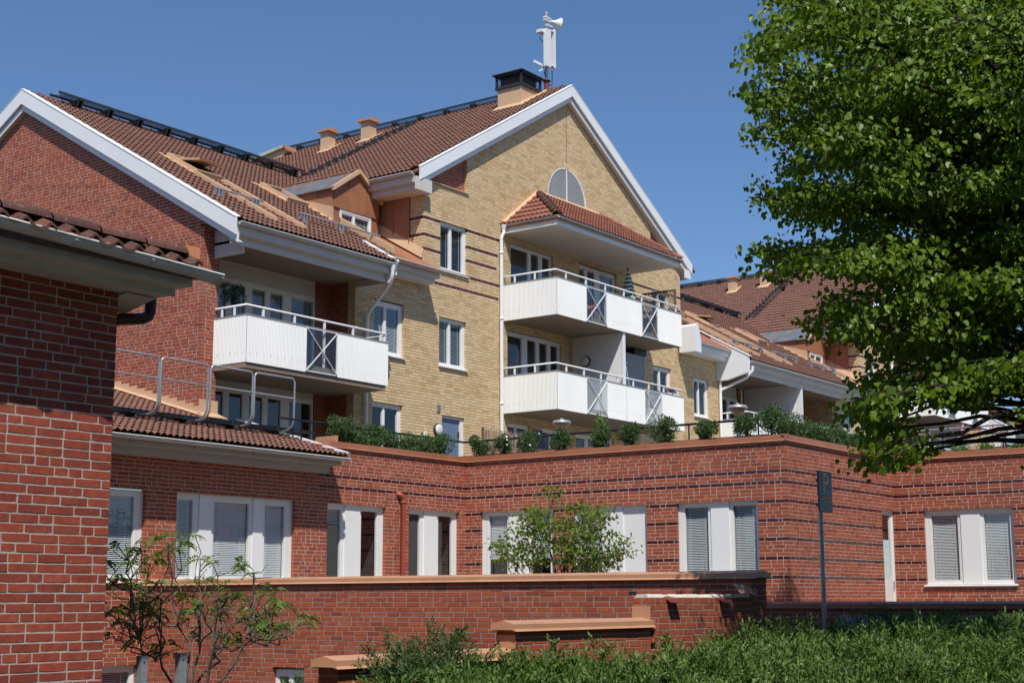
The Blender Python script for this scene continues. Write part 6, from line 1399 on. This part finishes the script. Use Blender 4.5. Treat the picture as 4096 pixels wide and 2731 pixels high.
t = thing('drying_rack', 'white metal drying rack on the lower balcony', 'rack', (36.7, 22.7, 6.9)); q = at(*zd(1530, 495), 'y', 22.7); m = MB(); m.tube([(q[0]-.02, 22.7, 6.9), (q[0], 22.7, q[2])], .014, 6); m.tube([(q[0]-.04, 22.7, q[2]), (q[0]+.16, 22.7, q[2]+.01)], .014, 6); m.build('frame', 'white_metal', t); m = MB(); m.tube([(q[0]+.02, 22.7, q[2]-.08), (q[0]+.36, 22.7, 7.4)], .011, 6); m.build('stay', 'white_metal', t)
for j, (ax_, ay_, lab) in enumerate(((2065, 850, 'violet flowers in a box on the lower balcony rail at the right end'), (1828, 1030, 'violet flowers in a pot behind the lower balcony glass'))):
    q = at(*zd(ax_, ay_), 'y', 22.45 if j == 0 else 22.7); t = thing('flower_pot', lab, 'flowers', (q[0], q[1], q[2]-.15)); m = MB()
    m.box(q[0]-(.25 if j == 0 else .12), q[0]+(.25 if j == 0 else .12), q[1]-.08, q[1]+.08, q[2]-.16 if j == 0 else 6.9, q[2]-.03); m.build('pot', 'white_paint', t); R = np.random.default_rng(14+j); m = MB()
    for k_ in range(40): m.lathe(q+R.normal(0, 1, 3)*np.array([.12 if j == 0 else .08, .05, .045])+np.array([0, 0, .02]), [(.028, 0), (.03, .006), (0, .01)], 6, R.normal(0, .4, 3)+np.array([-.4, -.7, .5]))
    m.build('blossoms', 'petal_violet', t); n = 60; pp_ = q+R.normal(0, 1, (n, 3))*np.array([.12 if j == 0 else .08, .05, .05]); s = R.uniform(.04, .06, n); V, F = inst(OVALV, OVALF, frames(R.normal(0, 1, (n, 3)), R.normal(0, 1, (n, 3)), s, s), pp_); newobj('foliage', arr_mesh('f', V, F), t, 'leaf_shrub')
q = at(*zc(1090, 960), 'y', 22.9); t = thing('balcony_chair', 'wooden slat chair with pink cushion behind the upper balcony glass', 'chair', (q[0], 22.9, 9.46)); x, z = q[0], 9.46
for i in range(4): MB().box(x-.2+i*.11, x-.14+i*.11, 23.1, 23.12, z+.42, z+.95).build('back_slat', 'wood_tan', t)
MB().box(x-.22, x+.25, 22.7, 23.1, z+.4, z+.43).build('seat', 'wood_tan', t); MB().box(x-.2, x+.23, 22.71, 23.08, z+.43, z+.48).build('cushion', 'petal_pink', t)
for dx_ in (-.2, .22):
    for dy_ in (22.73, 23.08): MB().box(x+dx_-.02, x+dx_+.02, dy_-.02, dy_+.02, z, z+.4).build('leg', 'wood_tan', t)
# striped awning cloth at the far balcony
q = [at(*zq(*p), 'y', 22.25) for p in ((1715, 345), (1885, 335), (1922, 578), (1708, 525))]; t = thing('striped_cloth', 'black and white striped cloth over the end of the far balcony', 'cloth', tuple(q[3]))
for i in range(11):
    a, b = i/11, (i+1)/11; m = MB(); f = lambda s_, tt: q[0]*(1-s_)*(1-tt)+q[1]*s_*(1-tt)+q[2]*s_*tt+q[3]*(1-s_)*tt+np.array([0, .12*math.sin(tt*4+s_*2), 0])
    for k_ in range(6): m.quad(f(a, k_/6), f(b, k_/6), f(b, (k_+1)/6), f(a, (k_+1)/6))
    m.build('stripe', 'stripe_white' if i % 2 else 'stripe_black', t)
# galvanised frame on the far terrace
t = thing('tube_trellis', 'galvanised tube frame with wires on the far right terrace', 'trellis', (34.6, 11.5, 4.35)); A_ = lambda a, b: at(*zq(a, b), 'x', 34.6)
for p, q_ in (((725, 940), (2085, 835)), ((735, 965), (1040, 980)), ((1070, 935), (1085, 1190)), ((2075, 850), (2085, 1150)), ((1160, 1020), (1760, 1160)), ((1480, 1150), (1930, 975)), ((2040, 1000), (2050, 1150))): MB().tube([A_(*p), A_(*q_)], .022 if p[1] < 1000 else .012, 8).build('tube', 'galvanised', t)
t = thing('bent_pipe_rail', 'bent grey pipe rail rising at the far right end of the terrace', 'railing', (33.9, 10.6, 4.9)); A_ = lambda a, b: at(*zq(a, b), 'x', 34.0)
MB().tube([A_(1960, 960), A_(2110, 935), A_(2180, 870), A_(2250, 800), A_(2290, 740), A_(2330, 705), A_(2420, 690)], .02, 8).build('rail', 'galvanised', t); MB().tube([A_(2100, 950), A_(2110, 1150)], .017, 8).build('post', 'black_rail', t)
# ================================================================== antenna mast
Ya = 24.85; A_ = lambda a, b, dy=0.: at(*an(a, b), 'y', Ya+dy)
t = thing('antenna_mast', 'white cellular antenna mast with horn dish on the yellow roof ridge', 'antenna', tuple(A_(880, 1430)))
def vt(a0, b0, b1, r, nm, mm, n=12): p, q_ = A_(a0, b0), A_(a0, b1); m = MB(); m.tube([(p[0], Ya, p[2]), (p[0], Ya, q_[2])], r, n); return m.build(nm, mm, t)
vt(882, 1450, 1215, .075, 'socket_pipe', 'oxide_red'); m = MB(); m.lathe(A_(882, 1215), [(.075, 0), (.13, -.01), (.13, .02), (.05, .04)], 16); m.build('flange', 'oxide_red', t)
vt(882, 1230, 190, .05, 'pole', 'galvanised'); m = MB(); m.lathe(A_(878, 205), [(.06, -.03), (.065, 0), (.06, .03), (0, .035)], 14); m.build('cap', 'plastic_grey', t)
def panel(a0, a1, b0, b1, dy, nm, dep=.09):
    p, q_ = A_(a0, b0, dy), A_(a1, b1, dy); m = MB(); m.box(min(p[0], q_[0]), max(p[0], q_[0]), p[1]-dep, p[1]+.02, q_[2], p[2]); return m.build(nm, 'antenna_white', t)
panel(842, 916, 428, 1022, -.12, 'panel_antenna'); panel(952, 982, 448, 1040, .06, 'panel_antenna', .1)
panel(835, 915, 265, 290, -.08, 'clamp'); panel(835, 915, 305, 330, -.08, 'clamp'); panel(850, 940, 380, 410, -.07, 'clamp'); panel(920, 960, 470, 500, .05, 'bracket'); panel(918, 960, 985, 1010, .05, 'bracket')
p = A_(960, 330); m = MB(); d_ = np.array([.86, -.45, -.12]); m.lathe(p, [(.05, -.06), (.055, .06), (.07, .08), (.14, .2), (.2, .27), (.205, .275), (.19, .27), (0, .1)], 20, d_); m.build('horn_dish', 'antenna_white', t); m = MB(); m.tube([A_(915, 330), p], .03, 8); m.build('dish_arm', 'galvanised', t)
panel(738, 838, 445, 540, .05, 'radio_unit', .18); panel(695, 838, 940, 968, .02, 'bracket_arm', .02)
m = MB(); m.beam(A_(765, 1065), A_(835, 1030), .02, .05); m.build('bracket_arm', 'antenna_white', t)
for i, pts in enumerate((((860, 1030), (850, 1090), (880, 1180), (885, 1300)), ((965, 1050), (965, 1180), (965, 1260), (940, 1280), (905, 1280)), ((885, 1290), (880, 1390), (830, 1420), (780, 1390)), ((940, 410), (985, 450), (1005, 510), (990, 525), (985, 470)), ((775, 550), (800, 600), (838, 640)))):
    m = MB(); m.tube([A_(*p) for p in pts], .016 if i < 3 else .01, 6); m.build('cable', 'cable', t)
for a0 in (855, 878, 900, 968): m = MB(); m.tube([A_(a0, 1028), A_(a0, 1075)], .014, 6); m.build('connector', 'galvanised', t)

# ================================================================== unseen leaf masses added behind the viewpoint to block sky light
R = np.random.default_rng(101); pos = []; 
for cx, cy, rr, hh in ((-17, 7, 6, 15), (-19, -2, 6.5, 17), (-15, -11, 6, 15), (-8, -18, 6.5, 17), (1, -20, 6, 15), (10, -21, 6.5, 17), (20, -20, 6, 15), (30, -17, 6.5, 16), (-16, 16, 6, 14)):
    n = 2600; v = R.normal(0, 1, (n, 3)); v /= np.linalg.norm(v, axis=1, keepdims=True); pos.append(np.array([cx, cy, hh*.5])+v*np.array([rr, rr, hh*.52])*(R.uniform(.72, 1.05, n))[:, None])
pos = np.concatenate(pos); pos = pos[pos[:, 2] > .2]; n = len(pos); s = R.uniform(.5, .95, n)
V, F = inst(OVALV*np.array([2., 1, 1]), OVALF, frames(R.normal(0, 1, (n, 3)), R.normal(0, 1, (n, 3)), s, s), pos); o = newobj('woodland', arr_mesh('woodland', V, F), None, 'leaf_lime_dark'); o['kind'] = 'stuff'; o['label'] = 'dark green woodland across the street behind the viewpoint'; o['category'] = 'woodland'
